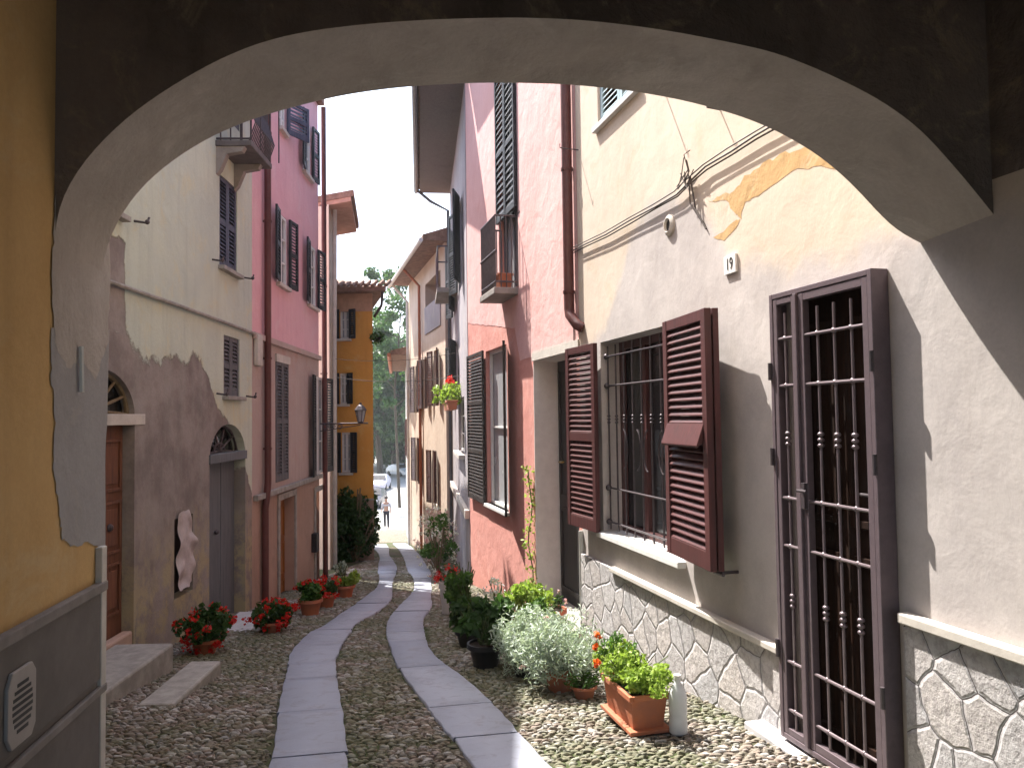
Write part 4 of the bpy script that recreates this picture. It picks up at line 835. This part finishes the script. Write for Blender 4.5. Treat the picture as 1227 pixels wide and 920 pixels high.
# ------------------------------------------------------------------ left: narrow cream house and the orange house
KW = Frame((-3.99, 17.3), (-.40, 2.6), (1, 0))
kh = thing('narrow_house', 'narrow pale house squeezed between the rose and orange houses under a deep eave', 'house', (KW.P(1, 0).x, KW.P(1, 0).y, gz(0, 18)))
mb = MB(); AL = .9; P = KW.P
KT = 4.75; v = [P(0, -4), P(2.7, -4), P(2.7, -4, -4), P(3.2, -4, -4), P(0, KT), P(2.7, KT), P(2.7, KT, -4), P(3.2, KT, -4)]
q0, q1, q2, q3 = P(0, 0), P(2.7, 0), P(6, 0, -3.5), P(3.4, 0, -3.6)
def pr(mb, qs, z0, z1):
    n = len(qs); mb.add([(q.x, q.y, z0) for q in qs]+[(q.x, q.y, z1) for q in qs], [tuple(range(n)), tuple(range(n, 2*n))]+[(i, (i+1) % n, n+(i+1) % n, n+i) for i in range(n)])
pr(mb, [q0, P(2.5, 0), q2, q3], -4.2, KT); mb.build('wall', M['cream'], kh)
e0, e1, e2, e3 = P(-.3, 0, .5), P(4.2, 0, .5), P(6, 0, -3.5), P(3.0, 0, -3.9)
mb = MB(); pr(mb, [e0, P(2.6, 0, .5), e2, e3], KT+.001, KT+.1); mb.build('eave', simple('terracotta_soffit', (.42, .24, .18), .8), kh)
mb = MB(); pr(mb, [P(-.36, 0, .56), P(2.6, 0, .56), e2, P(2.95, 0, -3.95)], KT+.101, KT+.24); mb.build('roof', M['roof'], kh)
pipe(kh, KW, [(.5, KT, .1), (.5, 0, .07), (.5, -3.6, .07)], .05, 'trim')

OY = 19.9; oxr = ray(447, 480).x*OY; oxl = -9.5
OW = Frame((oxr, OY), (-1, .06), (0, -1))          # s runs left from the street corner
oh = thing('orange_house', 'orange house with dark shutters facing up the lane behind the lantern', 'house', (oxr, OY, gz(0, 20)))
OT = OW.Z(430, 352)
ow = [OW.rect((407, 371), (419, 406)), OW.rect((407, 447), (417, 484)), OW.rect((409, 518), (421, 566))]
mb = MB(); zb = OW.Z(430, 597); sheet(mb, OW, 0, 5, zb, OT, [(*r, .12) for r in ow])
def body(mb, z0, z1, e=0):
    q = [OW.P(0, 0), OW.P(5, 0), OW.P(6.5, 0, -7), OW.P(2.6, 0, -7)]
    for a, b in ((0, 3), (3, 2), (2, 1)): mb.add([(q[a].x, q[a].y, z0), (q[b].x, q[b].y, z0), (q[b].x, q[b].y, z1), (q[a].x, q[a].y, z1)], [(0, 1, 2, 3)])
    mb.add([(p.x, p.y, z1) for p in q], [(0, 1, 2, 3)])
body(mb, zb, OT); mb.build('wall', M['orange'], oh)
mb = MB(); sheet(mb, OW, 0, 5, -5, zb-.001); body(mb, -5.5, zb-.001); mb.build('base_wall', M['salmon'], oh)
MB().fbox(OW, -.01, 5, zb-.05, zb, .001, .02).build('ledge', M['stone_trim'], oh)
MB().fbox(OW, 0, 5, OT-.45, OT-.001, .001, .03).build('frieze', simple('pinkish_frieze', (.5, .3, .2), .85), oh)
for i, r in enumerate(ow):
    window(OW, oh, r, .1, 'white_paint', 'pale_glass' if i != 1 else 'glass'); open_pair(OW, oh, r, 'shutter_dark', (r[1]-r[0])*.75, angL=.35, which='L'); open_pair(OW, oh, r, 'shutter_dark', (r[1]-r[0])*.75, which='R'); sill(OW, oh, r[0], r[1], r[2], .1, .06, 'trim')
P = OW.P; mb = MB(); a = .45; zt_ = OT
mb.add([P(-a, zt_, a), P(5.5, zt_, a), P(6.8, zt_, -7.3), P(2.2, zt_, -7.3), P(-a, zt_+.1, a), P(5.5, zt_+.1, a), P(6.8, zt_+.1, -7.3), P(2.2, zt_+.1, -7.3), P(2.9, zt_+1.0, -2.2), P(4.2, zt_+1.0, -5.5)],
       [(0, 1, 2, 3), (0, 1, 5, 4), (1, 2, 6, 5), (2, 3, 7, 6), (3, 0, 4, 7), (4, 5, 8), (5, 6, 9, 8), (6, 7, 9), (7, 4, 8, 9)])
for k in range(34): s_ = -a+.17*k; mb.tube([P(s_, zt_+.12, a+.03), P(s_+.1*0, zt_+.30, a-.45)], .05, 6)
mb.build('roof', M['roof'], oh)
pipe(oh, OW, [(-.35, OT-.02, .4), (-.3, OT-.35, .3), (-.06, OT-.6, .06)], .035, 'iron')
s_, z_ = OW.at(448, 403); 

# ------------------------------------------------------------------ plants
def leaf_mesh(name, cen, size, mt, par=None, loc=None, asp=2.2, droop=0, dirs=None):
    n = len(cen); cen = np.asarray(cen, float); sz = size*rng.uniform(.6, 1.3, n)
    d = rng.normal(size=(n, 3)) if dirs is None else np.asarray(dirs)+rng.normal(0, .35, (n, 3)); d[:, 2] -= droop; d /= np.linalg.norm(d, axis=1)[:, None]
    r = rng.normal(size=(n, 3)); u = np.cross(d, r); u /= np.linalg.norm(u, axis=1)[:, None]; nn = np.cross(d, u)
    L = d*sz[:, None]; Wd = u*(sz/asp)[:, None]; B = nn*(sz*.12)[:, None]
    V = np.stack([cen-L*.5, cen+Wd*.5+B, cen+L*.5, cen-Wd*.5+B], 1).reshape(-1, 3)
    i = np.arange(n)[:, None]*4; F_ = np.concatenate([i+np.array([[0, 1, 2]]), i+np.array([[0, 2, 3]])])
    return npmesh(name, V, F_, M[mt], par, loc, np.repeat(rng.random(n), 4))
def blob(c, r, n, shell_=.55):
    c = np.array(c, float); r = np.array(r, float) if hasattr(r, '__len__') else np.array([r]*3); d = rng.normal(size=(n, 3)); d /= np.linalg.norm(d, axis=1)[:, None]
    return c+d*r*(rng.uniform(shell_, 1, n)**.6)[:, None]
def clumps(c, r, k, cr, n):
    c = np.array(c, float); r = np.array(r, float); cs = blob(c, r, k, .2); return np.concatenate([blob(q, cr*rng.uniform(.6, 1.2), max(3, n//k), .3) for q in cs])
def pot(par, c, r, h, mt='terracotta'):
    MB().lathe(c, [(r*.68, 0), (r*.92, h*.78), (r*.95, h*.8), (r*1.06, h*.8), (r*1.06, h), (r*.95, h), (r*.93, h*.9)], 20).build('pot', M[mt], par, smooth=True)
    MB().lathe((c[0], c[1], c[2]+h*.86), [(r*.92, 0), (r*.9, .012)], 16).build('soil', M['soil'], par)
def stems(par, c, tips, r=.006, mt='stem'):
    mb = MB(); c = Vector(c)
    for t in tips: t = Vector(t); q = c.lerp(t, .5)+Vector((random.uniform(-.02, .02), random.uniform(-.02, .02), .02)); mb.tube([c+Vector((random.uniform(-.04, .04), random.uniform(-.04, .04), 0)), q, t], r, 4, False)
    return mb.build('stem', M[mt], par)
def flowers(par, cs, size, n, petal, ps=.022, nm='flower_head'):
    for q in cs: leaf_mesh(nm, blob(q, size*rng.uniform(.7, 1.2), n, .2), ps, petal, par, asp=1.2)
def potted(name, label, px, py, hgt, rad, leaf, lsize, n, potr=.14, poth=.2, mt='terracotta', fl=None, group='flower pots along the left wall', asp=1.6, cat='potted plant', dy=0, lift=0):
    g = ground(px, py); g.z += .015+lift
    t = thing(name, label, cat, g, group); pot(t, g, potr, poth, mt)
    c = (g.x, g.y, g.z+poth+hgt*.30); tips = blob(c, (rad*.8, rad*.8, hgt*.5), 14, .5); stems(t, (g.x, g.y, g.z+poth*.8), tips)
    leaf_mesh('foliage', clumps(c, (rad*.8, rad*.8, hgt*.48), max(6, n//60), rad*.35, n), lsize, leaf, t, asp=asp)
    if fl:
        petal, k, sz, ps = fl; cs = blob(c, (rad*1.0, rad*1.0, hgt*.62), k, .85); flowers(t, cs, sz, 22, petal, ps)
    return t
GLft = 'flower pots along the left wall'
potted('potted_geranium', 'large red geranium at the end of the steps, left of the pale flat slab', 246, 784, .36, .27, 'leaf_dark', .06, 1300, .13, .14, fl=('petal_red', 30, .048, .035))
potted('potted_geranium', 'low red geranium just beyond the pale flat slab', 326, 758, .24, .29, 'leaf_dark', .06, 900, .14, .12, fl=('petal_red', 26, .048, .035))
potted('potted_geranium', 'red geranium in a terracotta pot below the letter box', 372, 737, .26, .2, 'leaf', .06, 900, .15, .2, fl=('petal_red', 9, .05, .035))
potted('potted_geranium', 'small red geranium nearest the maroon downpipe of the rose house', 391, 728, .26, .19, 'leaf_dark', .06, 700, .13, .18, fl=('petal_red', 18, .05, .035))
potted('potted_shrub', 'lime green leafy plant last of the pots on the left', 414, 716, .42, .22, 'leaf_lime', .12, 260, .14, .18, asp=3.2)
potted('potted_shrub', 'small grey green plant standing behind the lime green one', 408, 700, .35, .2, 'leaf_silver', .05, 300, .13, .16, mt='stone_trim')

# right side plants
gR = 'plants along the right wall'
def flt(label, pxs, py, z0, z1, w0, w1):
    pass
# terracotta trough near the bottle
g = ground(768, 884); sA, sB = RW.S(735, 850, .22), RW.S(800, 870, .22)
zA = gz(0, 5.1)+.02
t = thing('flower_trough', 'terracotta trough of bright green herbs and orange flowers beside the plastic bottle', 'planter', RW.P((sA+sB)/2, zA, .2))
zTr = RW.Z(785, 838, .24)

def gRW(px, py, F=None, dz=0): F = F or RW; q = ground(px, py, dz)-F.o; return q.dot(F.U), q.dot(F.N)
ts0, tw = gRW(757, 879, dz=.03); ts1 = ts0+.46; gg = gz(0, RW.P(ts0, 0, tw).y)+.02
trough(t, RW, ts0, ts1, gg+.02, gg+.23, tw-.235, tw, lip=.015)
MB().fbox(RW, ts0-.02, ts1+.02, gg, gg+.025, tw-.25, tw+.015).build('saucer', M['terracotta'], t, bevel=.005)
cc = RW.P((ts0+ts1)/2, gg+.33, tw-.12); ptsl = np.concatenate([clumps(RW.P(ts0+(ts1-ts0)*k, gg+.31, tw-.12), (.16, .14, .09), 14, .06, 800) for k in (.0, .3, .6, 1.0)])
leaf_mesh('foliage', ptsl, .032, 'leaf_lime', t, asp=1.5); leaf_mesh('foliage', clumps(RW.P(ts1, gg+.36, tw-.1), (.14, .12, .12), 10, .06, 500), .03, 'leaf', t, asp=2.5)
stems(t, RW.P((ts0+ts1)/2, gg+.2, tw-.12), blob(cc, (.25, .14, .12), 30), .004)
flowers(t, [RW.P(ts1+.08, gg+.45, tw), RW.P(ts1+.0, gg+.30, tw+.04), RW.P(ts1+.12, gg+.36, tw)], .028, 26, 'petal_orange', .03)
mb = MB(); 
g = ground(812, 880); bs_, bw_ = gRW(813, 876, dz=.03); gb = gz(0, RW.P(bs_, 0, bw_).y)+.02; c = RW.P(bs_, gb, bw_)
bt = thing('plastic_bottle', 'milky plastic bottle standing against the stone dado beside the trough', 'bottle', c)
MB().lathe(c, [(.045, 0), (.055, .01), (.055, .09), (.05, .105), (.055, .12), (.055, .22), (.045, .26), (.02, .30), (.018, .325)], 20).build('bottle', M['plastic'], bt, smooth=True); MB().lathe(c+Vector((0, 0, .322)), [(.022, 0), (.022, .025)], 14).build('cap', M['white_paint'], bt)
def rplant(name, label, s_, w_, pr_, ph_, hgt, rad, leaf, lsize, n, mt='terracotta', fl=None, asp=2.2, cat='potted plant', elong=1.0, dirs=None):
    b = ground(s_, w_); b.z = gz(b.x, b.y)+.015
    t = thing(name, label, cat, b, gR); pot(t, b, pr_, ph_, mt); c = (b.x, b.y, b.z+ph_+hgt*.35)
    stems(t, (b.x, b.y, b.z+ph_*.8), blob(c, (rad*.7, rad*.7*elong, hgt*.45), 18, .4)); leaf_mesh('foliage', clumps(c, (rad*.8, rad*.8*elong, hgt*.5), max(8, n//70), rad*.3, n), lsize, leaf, t, asp=asp)
    for petal, k, sz, ps in (fl or []): flowers(t, blob(c, (rad*.95, rad*.95*elong, hgt*.6), k, .8), sz, 14, petal, ps)
    return t
s0_ = RW.S(690, 800, .3)
rplant('silver_bush', 'silvery white leaved bush spilling over a terracotta pot against the stone dado', 672, 828, .13, .17, .42, .42, 'leaf_silver', .05, 6000, asp=4.5, fl=[('petal_pink', 3, .02, .02)])
rplant('silver_bush', 'silvery leaved bush further from the stone dado, behind the first one', 630, 812, .12, .16, .40, .36, 'leaf_silver', .05, 4200, 'black_pot', asp=4.5)
rplant('leafy_shrub', 'broad dark green leafy plant in a black pot at the edge of the cobbles', 582, 800, .15, .20, .45, .34, 'leaf_dark', .13, 520, 'black_pot', asp=2.0)
rplant('variegated_plant', 'variegated plant with white edged leaves under the pink house window', 598, 768, .16, .28, .45, .40, 'petal_white', .08, 300, 'black_pot', asp=3)
rplant('leafy_shrub', 'yellow green shrub between the variegated plant and the terracotta pot', 630, 770, .16, .28, .36, .36, 'leaf_lime', .07, 1000, 'terracotta', asp=1.8)
rplant('leafy_shrub', 'small dark plant in the terracotta pot on the door side of the vine', 660, 757, .17, .24, .22, .2, 'leaf_dark', .07, 180, 'terracotta', fl=[('petal_pink', 4, .02, .02)])
rplant('leafy_shrub', 'dark green shrub hanging against the tan pillar of the pink house corner', 556, 748, .16, .25, .62, .28, 'leaf', .1, 700, 'black_pot')
rplant('potted_geranium', 'red geranium on a white pot at the corner by the sunlit patch', 537, 736, .11, .40, .2, .17, 'leaf_dark', .05, 260, 'white_pot', fl=[('petal_red', 16, .045, .035)])
rplant('low_succulent', 'small dry grassy tuft in a low clay pot between the silver bush and the trough', 700, 838, .09, .09, .14, .15, 'leaf', .05, 260, asp=4)
rplant('leafy_shrub', 'mid green leafy plant filling the space behind the two silver bushes', 645, 792, .14, .2, .40, .30, 'leaf', .07, 700, 'black_pot', asp=1.8)
rplant('leafy_shrub', 'dark broad leaved plant low in front of the tan corner pillar', 562, 776, .13, .16, .36, .26, 'leaf_dark', .11, 380, 'black_pot')
# vine by the door
b = RW.P(ds1+.08, 0, .08); b.z = gz(b.x, b.y)
vn = thing('climbing_vine', 'thin green vine climbing the door jamb of the pink house', 'vine', b, None); tp = [RW.P(ds1+.08+.04*math.sin(k*1.3), b.z+.15*k, .05+.02*math.cos(k)) for k in range(13)]
MB().tube(tp, .008, 5).build('stem', M['stem'], vn); leaf_mesh('foliage', np.concatenate([blob(p, .09, 26, .1) for p in tp]), .05, 'leaf_lime', vn, asp=1.6)
# white flowering bush by the grey house
def gbush(name, label, F, s_, w_, h, r, leaf, n, fl, lsize=.06, grp=gR):
    b = F.P(s_, 0, w_); b.z = gz(b.x, b.y); t = thing(name, label, 'shrub', b, grp); c = (b.x, b.y, b.z+h*.5)
    stems(t, b, blob(c, (r*.6, r*.6, h*.45), 16), .01, 'wood_twig'); leaf_mesh('foliage', clumps(c, (r*.8, r*.8, h*.48), max(8, n//60), r*.3, n), lsize, leaf, t, asp=1.8)
    for petal, k, sz, ps in fl: flowers(t, blob(c, (r, r, h*.52), k, .75), sz, 10, petal, ps)
gbush('flowering_bush', 'tall bush of white and pink flowers against the grey house', GW, 1.0, .55, 1.35, .42, 'leaf', 900, [('petal_white', 60, .05, .04), ('petal_pink', 22, .05, .04)])
gbush('flowering_bush', 'low green bush with a few white flowers past the tall flowering bush', GW, 3.0, .5, .8, .4, 'leaf_dark', 700, [('petal_white', 8, .04, .04)])
gbush('flowering_bush', 'small green bush with pink flowers at the corner of the cream house', GW, 5.2, .45, .9, .4, 'leaf', 700, [('petal_pink', 14, .05, .04)])
# window flower box on grey house
s_, z_ = GW.at(549, 487, .25); t = thing('flower_box', 'window box of red geraniums and yellow green leaves on the grey house', 'planter', GW.P(s_, z_, .2)); trough(t, GW, gwin[0]-.1, gwin[1]+.1, z_-.02, z_+.16, .13, .32)
leaf_mesh('foliage', clumps(GW.P((gwin[0]+gwin[1])/2, z_+.32, .25), (.3, .5, .25), 14, .12, 700), .08, 'leaf_lime', t, asp=1.6); flowers(t, [GW.P((gwin[0]+gwin[1])/2+random.uniform(-.3, .3), z_+.55+random.uniform(-.06, .1), .22) for _ in range(6)], .08, 26, 'petal_red', .06)
# ivy on the orange house base
b = Vector((oxr-.4, OY-.35, gz(0, 19.5))); t = thing('ivy_bush', 'big dark ivy mass hanging over the base of the orange house', 'ivy', b)
stems(t, b, blob((b.x, b.y, b.z+1), (.6, .2, .9), 14), .02, 'wood_twig'); leaf_mesh('foliage', np.concatenate([clumps((b.x-.35, b.y+.05, b.z+.85), (.72, .35, .95), 55, .2, 6000), clumps((b.x+.18, b.y+.7, b.z+.8), (.22, .7, .85), 24, .16, 1800)]), .1, 'leaf_dark', t, asp=1.5)
b = OW.P(-.15, OW.Z(448, 405), .1); t = thing('hanging_plant', 'small dark plant hanging high on the corner of the orange house', 'plant', b); MB().lathe(b+Vector((0, 0, -.12)), [(.06, 0), (.1, .12)], 12).build('pot', M['black_pot'], t); leaf_mesh('foliage', blob(b, (.2, .2, .2), 260, .2), .08, 'leaf_dark', t)
# steps and slabs on the left
def slab(name, label, F, s0, s1, w0, w1, z, th, mt, cat='step', grp='stone steps at the green house door'):
    mb = MB(); mb.fbox(F, s0, s1, z-th, z, w0, w1); o = mb.build(name, M[mt], loc=F.P((s0+s1)/2, z-th, (w0+w1)/2), bevel=.02); tag(o, label, cat, grp); return o
def gLW(px, py, dz): q = ground(px, py, dz)-LW.o; return q.dot(LW.U), q.dot(LW.N)
sa_, wa_ = gLW(172, 835, .1); sb_, wb_ = gLW(222, 787, .1); sc_, wc_ = gLW(205, 781, .1)
slab('stone_step', 'upper stone step against the wall at the brown arched door', LW, 5.4, sb_-.1, .001, min(.50, wa_-.1), gz(0, 7)+.25, .5, 'stone_trim')
slab('stone_step', 'lower detached stone slab step with weathered edges in front of the wall', LW, sa_+.1, sb_-.35, wa_-.09, wa_+.17, gz(0, 6.1)+.07, .4, 'stone_trim')
slab('doorstep_sill', 'raised brick threshold inside the brown arched doorway', LW, d1a+.01, d1b-.01, -D1+.04, .0, g1+.24, .5, 'salmon', 'threshold', None)
slab('pale_slab', 'pale flat slab lying before the grey door between two geraniums', LW, LW.S(262, 780, .6), LW.S(304, 758, .3), .12, .52, gz(0, 9.6)+.07, .1, 'pale_slab', 'slab', None)

# ------------------------------------------------------------------ lantern, wires
c = LW.P(SP-.15, LW.Z(405, 508, .05)+0, .05); _l = ray(432, 490); LD = c.y
lb = thing('wall_lantern', 'black iron street lantern on a scrolled bracket in front of the orange house', 'street lamp', c)
lx = _l.x*LD; zarm = ray(432, 507).z*LD; mb = MB(); c0 = Vector((c.x, LD, zarm))
mb.tube([c0, Vector((ray(441, 507).x*LD, LD, zarm))], .014, 8); mb.tube([c0+Vector((0, 0, -.14)), Vector((lx, LD, zarm-.03))], .01, 6)
for k in range(3):
    cx = c0.x+.1+.14*k; mb.tube([Vector((cx+.055*math.cos(a)*(1-a/14), LD, zarm-.065+.055*math.sin(a)*(1-a/14))) for a in [j*.5 for j in range(16)]], .008, 5)
mb.build('bracket', M['iron'], lb); cL = Vector((lx, LD, zarm)); fm = MB()
mb = MB(); mb.lathe(cL, [(.03, .0), (.055, .02), (.06, .03)], 6); 
for k in range(6): a = k*math.pi/3; mb.tube([cL+Vector((.055*math.cos(a), .055*math.sin(a), .03)), cL+Vector((.10*math.cos(a), .10*math.sin(a), .24))], .007, 4)
mb.lathe(cL, [(.115, .24), (.12, .25), (.06, .33), (.03, .35), (.02, .39)], 6); mb.build('lantern_frame', M['iron'], lb); MB().lathe(cL, [(.05, .03), (.094, .24)], 6).build('lantern_glass', M['pale_glass'], lb)
def wire(label, p, q, r=.006, sag=.1):
    p, q = Vector(p), Vector(q); o = MB().tube([p.lerp(q, t)-Vector((0, 0, sag*4*t*(1-t))) for t in [i/14 for i in range(15)]], r, 5).build('overhead_wire', M['cable'], loc=p); tag(o, label, 'wire', 'wires over the lane')
r1, r2 = ray(402, 452), ray(545, 450); wire('lower thin wire crossing the lane above the lantern', r1*15.5, GW.P(1.5, r2.z*15.3, .05)); r1 = ray(402, 430); wire('upper thin wire crossing the lane above the lantern', r1*15.5, GW.P(2.4, 1.35, .05), .005)

# ------------------------------------------------------------------ far square: cars, person, trees
def car(px, dist, body, label, heading=0.0, dark=False):
    r = ray(px, 580)*dist; base = Vector((r.x, dist, gz(0, dist))); t = thing('parked_car', label, 'car', base, 'cars in the far square'); U = Vector((math.cos(heading), math.sin(heading), 0)); Fw = Vector((math.sin(heading), -math.cos(heading), 0))
    def Q(x, y, z): return base+U*x+Fw*y+Vector((0, 0, z))     # x across, y towards viewer
    sec = [(2.05, .35, .55, .80), (2.1, .32, .70, .82), (1.6, .3, .86, .86), (.95, .3, .96, .87), (.3, .3, 1.42, .72), (-.6, .3, 1.48, .72), (-1.5, .3, 1.30, .72), (-1.95, .32, .95, .82), (-2.1, .4, .6, .78)]
    mb = MB(); n = 8
    for y, zb, zt, hw in sec:
        belt = min(zt, .92); hb = .87 if zt > 1 else hw
        for x, z in ((-hb*.95, zb), (-hb, .55), (-hb, belt*.97), (-hw*.95, zt-.04 if zt > 1 else belt*.99), (-hw*.5, zt+.02), (hw*.5, zt+.02), (hw*.95, zt-.04 if zt > 1 else belt*.99), (hb, belt*.97), (hb, .55), (hb*.95, zb)): mb.v.append(tuple(Q(x, y, z)))
    k = 10
    mb.f = [(i*k+j, i*k+(j+1) % k, (i+1)*k+(j+1) % k, (i+1)*k+j) for i in range(len(sec)-1) for j in range(k)]+[tuple(range(k)), tuple((len(sec)-1)*k+j for j in range(k))]
    mb.build('body', body, t, smooth=True)
    mb = MB(); mb.add([Q(-.74, .90, 1.0), Q(.74, .90, 1.0), Q(.60, .36, 1.40), Q(-.60, .36, 1.40)], [(0, 1, 2, 3)]); mb.v = [tuple(Vector(v)+Fw*.03+Vector((0, 0, .03))) for v in mb.v]; o = mb.build('windscreen', M['glass'], t)
    for sx in (-.6, .6): MB().lathe(Q(sx, 2.08, .68), [(.01, 0), (.11, .01), (.09, .05)], 12, (U, Vector((0, 0, 1)), Fw)).build('headlight', M['plastic'], t)
    for sx in (-.8, .8):
        for sy in (1.3, -1.3):
            wv = MB(); wv.lathe(Q(sx-.1, sy, .31), [(.2, 0), (.31, .02), (.31, .18), (.2, .2)], 16, (Fw, Vector((0, 0, 1)), U)); wv.build('wheel', M['black_pot'], t)
car(455, 78, simple('lilac_car_paint', (.55, .53, .62), .3, .05, 3, 0, .2), 'pale lilac car facing up the lane in the bright square')
car(447, 63, simple('dark_car_paint', (.06, .06, .075), .3, .1, 3, 0, .2), 'dark car half hidden behind the ivy in the square')
car(480, 96, simple('white_car_paint', (.7, .7, .7), .3, .05, 3, 0, .1), 'white car at the right edge of the bright square', .7)
def skin(name, verts, edges, rad, mt, par, lv=2):
    base = LOC[par.name]; me = bpy.data.meshes.new(name); me.from_pydata([tuple(Vector(v)) for v in verts], edges, []); o = bpy.data.objects.new(name, me); C.objects.link(o); o.parent = par; me.materials.append(mt); LOC[o.name] = base
    sk = o.modifiers.new('skin', 'SKIN'); me.skin_vertices[0].use_root if False else None
    if not me.skin_vertices: bpy.context.view_layer.update()
    for i, r in enumerate(rad): me.skin_vertices[0].data[i].radius = (r, r*.85)
    me.skin_vertices[0].data[0].use_root = True
    ss = o.modifiers.new('sub', 'SUBSURF'); ss.levels = ss.render_levels = lv; return o
g = ground(463, 632); g = Vector((ray(463, 632).x*44, 44, gz(0, 44)))
pe = thing('person', 'person in a pale top and dark trousers walking in the far sunlight', 'person', g)
V = [(0, 0, .95), (0, 0, 1.15), (0, .01, 1.38), (0, 0, 1.5), (0, -.01, 1.58), (0, -.02, 1.68), (.09, 0, .9), (.11, -.06, .5), (.10, .02, .08), (.10, -.12, .04), (-.09, 0, .9), (-.10, .08, .5), (-.10, .16, .1), (-.10, .03, .04), (.19, 0, 1.4), (.25, .02, 1.12), (.24, -.12, .9), (.24, -.15, .82), (-.19, 0, 1.4), (-.25, .02, 1.12), (-.24, -.08, .88), (-.24, -.1, .80)]
E_ = [(0, 1), (1, 2), (2, 3), (3, 4), (4, 5), (0, 6), (6, 7), (7, 8), (8, 9), (0, 10), (10, 11), (11, 12), (12, 13), (2, 14), (14, 15), (15, 16), (16, 17), (2, 18), (18, 19), (19, 20), (20, 21)]
Rr = [.13, .12, .14, .055, .09, .085, .085, .06, .045, .035, .085, .06, .045, .035, .06, .045, .035, .035, .06, .045, .035, .035]
skin('body', V, E_, Rr, simple('skin_tone', (.45, .27, .2), .6), pe)
skin('trousers', [V[0], V[6], V[7], V[8], V[10], V[11], V[12]], [(0, 1), (1, 2), (2, 3), (0, 4), (4, 5), (5, 6)], [.15, .11, .085, .07, .11, .085, .07], simple('dark_trousers', (.04, .04, .05), .8), pe)
skin('shirt', [V[1], V[2], V[14], V[15], V[18], V[19]], [(0, 1), (1, 2), (2, 3), (1, 4), (4, 5)], [.15, .165, .08, .065, .08, .065], simple('pale_shirt', (.5, .5, .55), .8), pe)
MB().ball(g+Vector((0, .02, 1.71)), .105, 12, 1.0).build('hair', simple('dark_hair', (.04, .03, .025), .6), pe, smooth=True)

def tree(label, px, ytop, dist, wid, dense=1.0, trunk_r=.25, leaf='leaf_tree', cz=.45, n=6000, ls=.45, name='tree'):
    r = ray(px, 500); x = r.x*dist; zg = gz(0, dist); zt = ray(px, ytop).z*dist; H = zt-zg; t = thing(name, label, 'tree', (x, dist, zg), 'trees beyond the lane')
    base = Vector((x, dist, zg)); mb = MB(); top = base+Vector((wid*.06, 0, H*.9)); mid = base+Vector((-wid*.04, 0, H*.45)); mb.tube([base, mid, top], [trunk_r, trunk_r*.65, trunk_r*.15], 8); ends = []
    for k in range(16):
        f = random.uniform(.3, .85); p = (base.lerp(mid, f*2) if f < .5 else mid.lerp(top, f*2-1)); a = random.uniform(0, 6.28); L = wid*.5*random.uniform(.5, 1)*(1.15-f*.6); e = p+Vector((math.cos(a)*L, math.sin(a)*L, L*random.uniform(.2, .7)))
        mb.tube([p, p.lerp(e, .5)+Vector((0, 0, .1*L)), e], [trunk_r*.35, trunk_r*.2, trunk_r*.06], 5); ends += [e, p.lerp(e, .65)]
    mb.build('trunk', M['bark'], t); cs = []
    cen = np.array(base+Vector((0, 0, H*(1-cz/2-.02))))
    extra = blob(cen, (wid*.5, wid*.5, H*cz/2), int(60*dense), .35)
    pts = [np.array(e) for e in ends]+list(extra)+[np.array(top)]
    per = max(10, int(n/len(pts))); P_ = np.concatenate([blob(q, np.array([1, 1, .7])*wid*.11*rng.uniform(.5, 1.3), per, .15) for q in pts]); leaf_mesh('crown', P_, ls, leaf, t, asp=1.5)
tree('tall thin tree with sparse airy crown behind the cream house roof', 478, 300, 62, 8.0, .6, .13, cz=.6, n=7500, ls=.34)
tree('dense green tree filling the gap left of the far houses', 456, 395, 92, 14, 1.6, .4, cz=.8, n=14000, ls=.6)
tree('broad leafy tree in the middle of the gap', 473, 405, 100, 14, 1.6, .4, cz=.85, n=14000, ls=.6)
tree('bushy tree at the right of the gap against the low house', 492, 385, 88, 12, 1.5, .4, cz=.8, n=13000, ls=.55)
tree('tree half hidden behind the orange house', 436, 440, 96, 12, 1.2, .4, cz=.8, n=7000, ls=.6)
tree('low dark tree behind the parked cars', 470, 500, 110, 16, 1.2, .4, cz=.9, n=14000, ls=.6)
tree('low spreading tree at the foot of the low house', 488, 498, 104, 12, 1.2, .4, cz=.9, n=7000, ls=.6)
tree('dark tree standing furthest behind the orange house', 420, 470, 120, 20, 1.2, .4, cz=.9, n=7000, ls=.7)
# wooded hills far beyond
mb = MB(); nx, ny = 60, 14
for j in range(ny):
    for i in range(nx):
        x = -700+1100*i/(nx-1); y = 380+520*j/(ny-1); f = math.sin(math.pi*j/(ny-1)); h = f*(62+28*math.sin(x*.011+1)+16*math.sin(x*.031)+6*math.sin(x*.09+y*.03)); mb.v.append((x, y, gz(0, 300)-1+h))
mb.f = [(j*nx+i, j*nx+i+1, (j+1)*nx+i+1, (j+1)*nx+i) for j in range(ny-1) for i in range(nx-1)]
struct(mb.build('hills', simple('wooded_hill', (.05, .09, .035), .95, .5, .05, .5), smooth='all'))

# the air between here and the hills
mb = MB(); mb.box(-720, 420, -70, 920, gz(0, 900)-2, 110); hz = mb.build('haze', bpy.data.materials.new('air')); struct(hz, 'stuff')
am = hz.data.materials[0]; am.use_nodes = True; an = am.node_tree; an.nodes.remove(an.nodes['Principled BSDF']); pv = an.nodes.new('ShaderNodeVolumePrincipled'); pv.inputs['Density'].default_value = .0006; pv.inputs['Color'].default_value = (.93, .96, 1, 1); pv.inputs['Anisotropy'].default_value = .3
an.links.new(pv.outputs[0], an.nodes['Material Output'].inputs['Volume'])
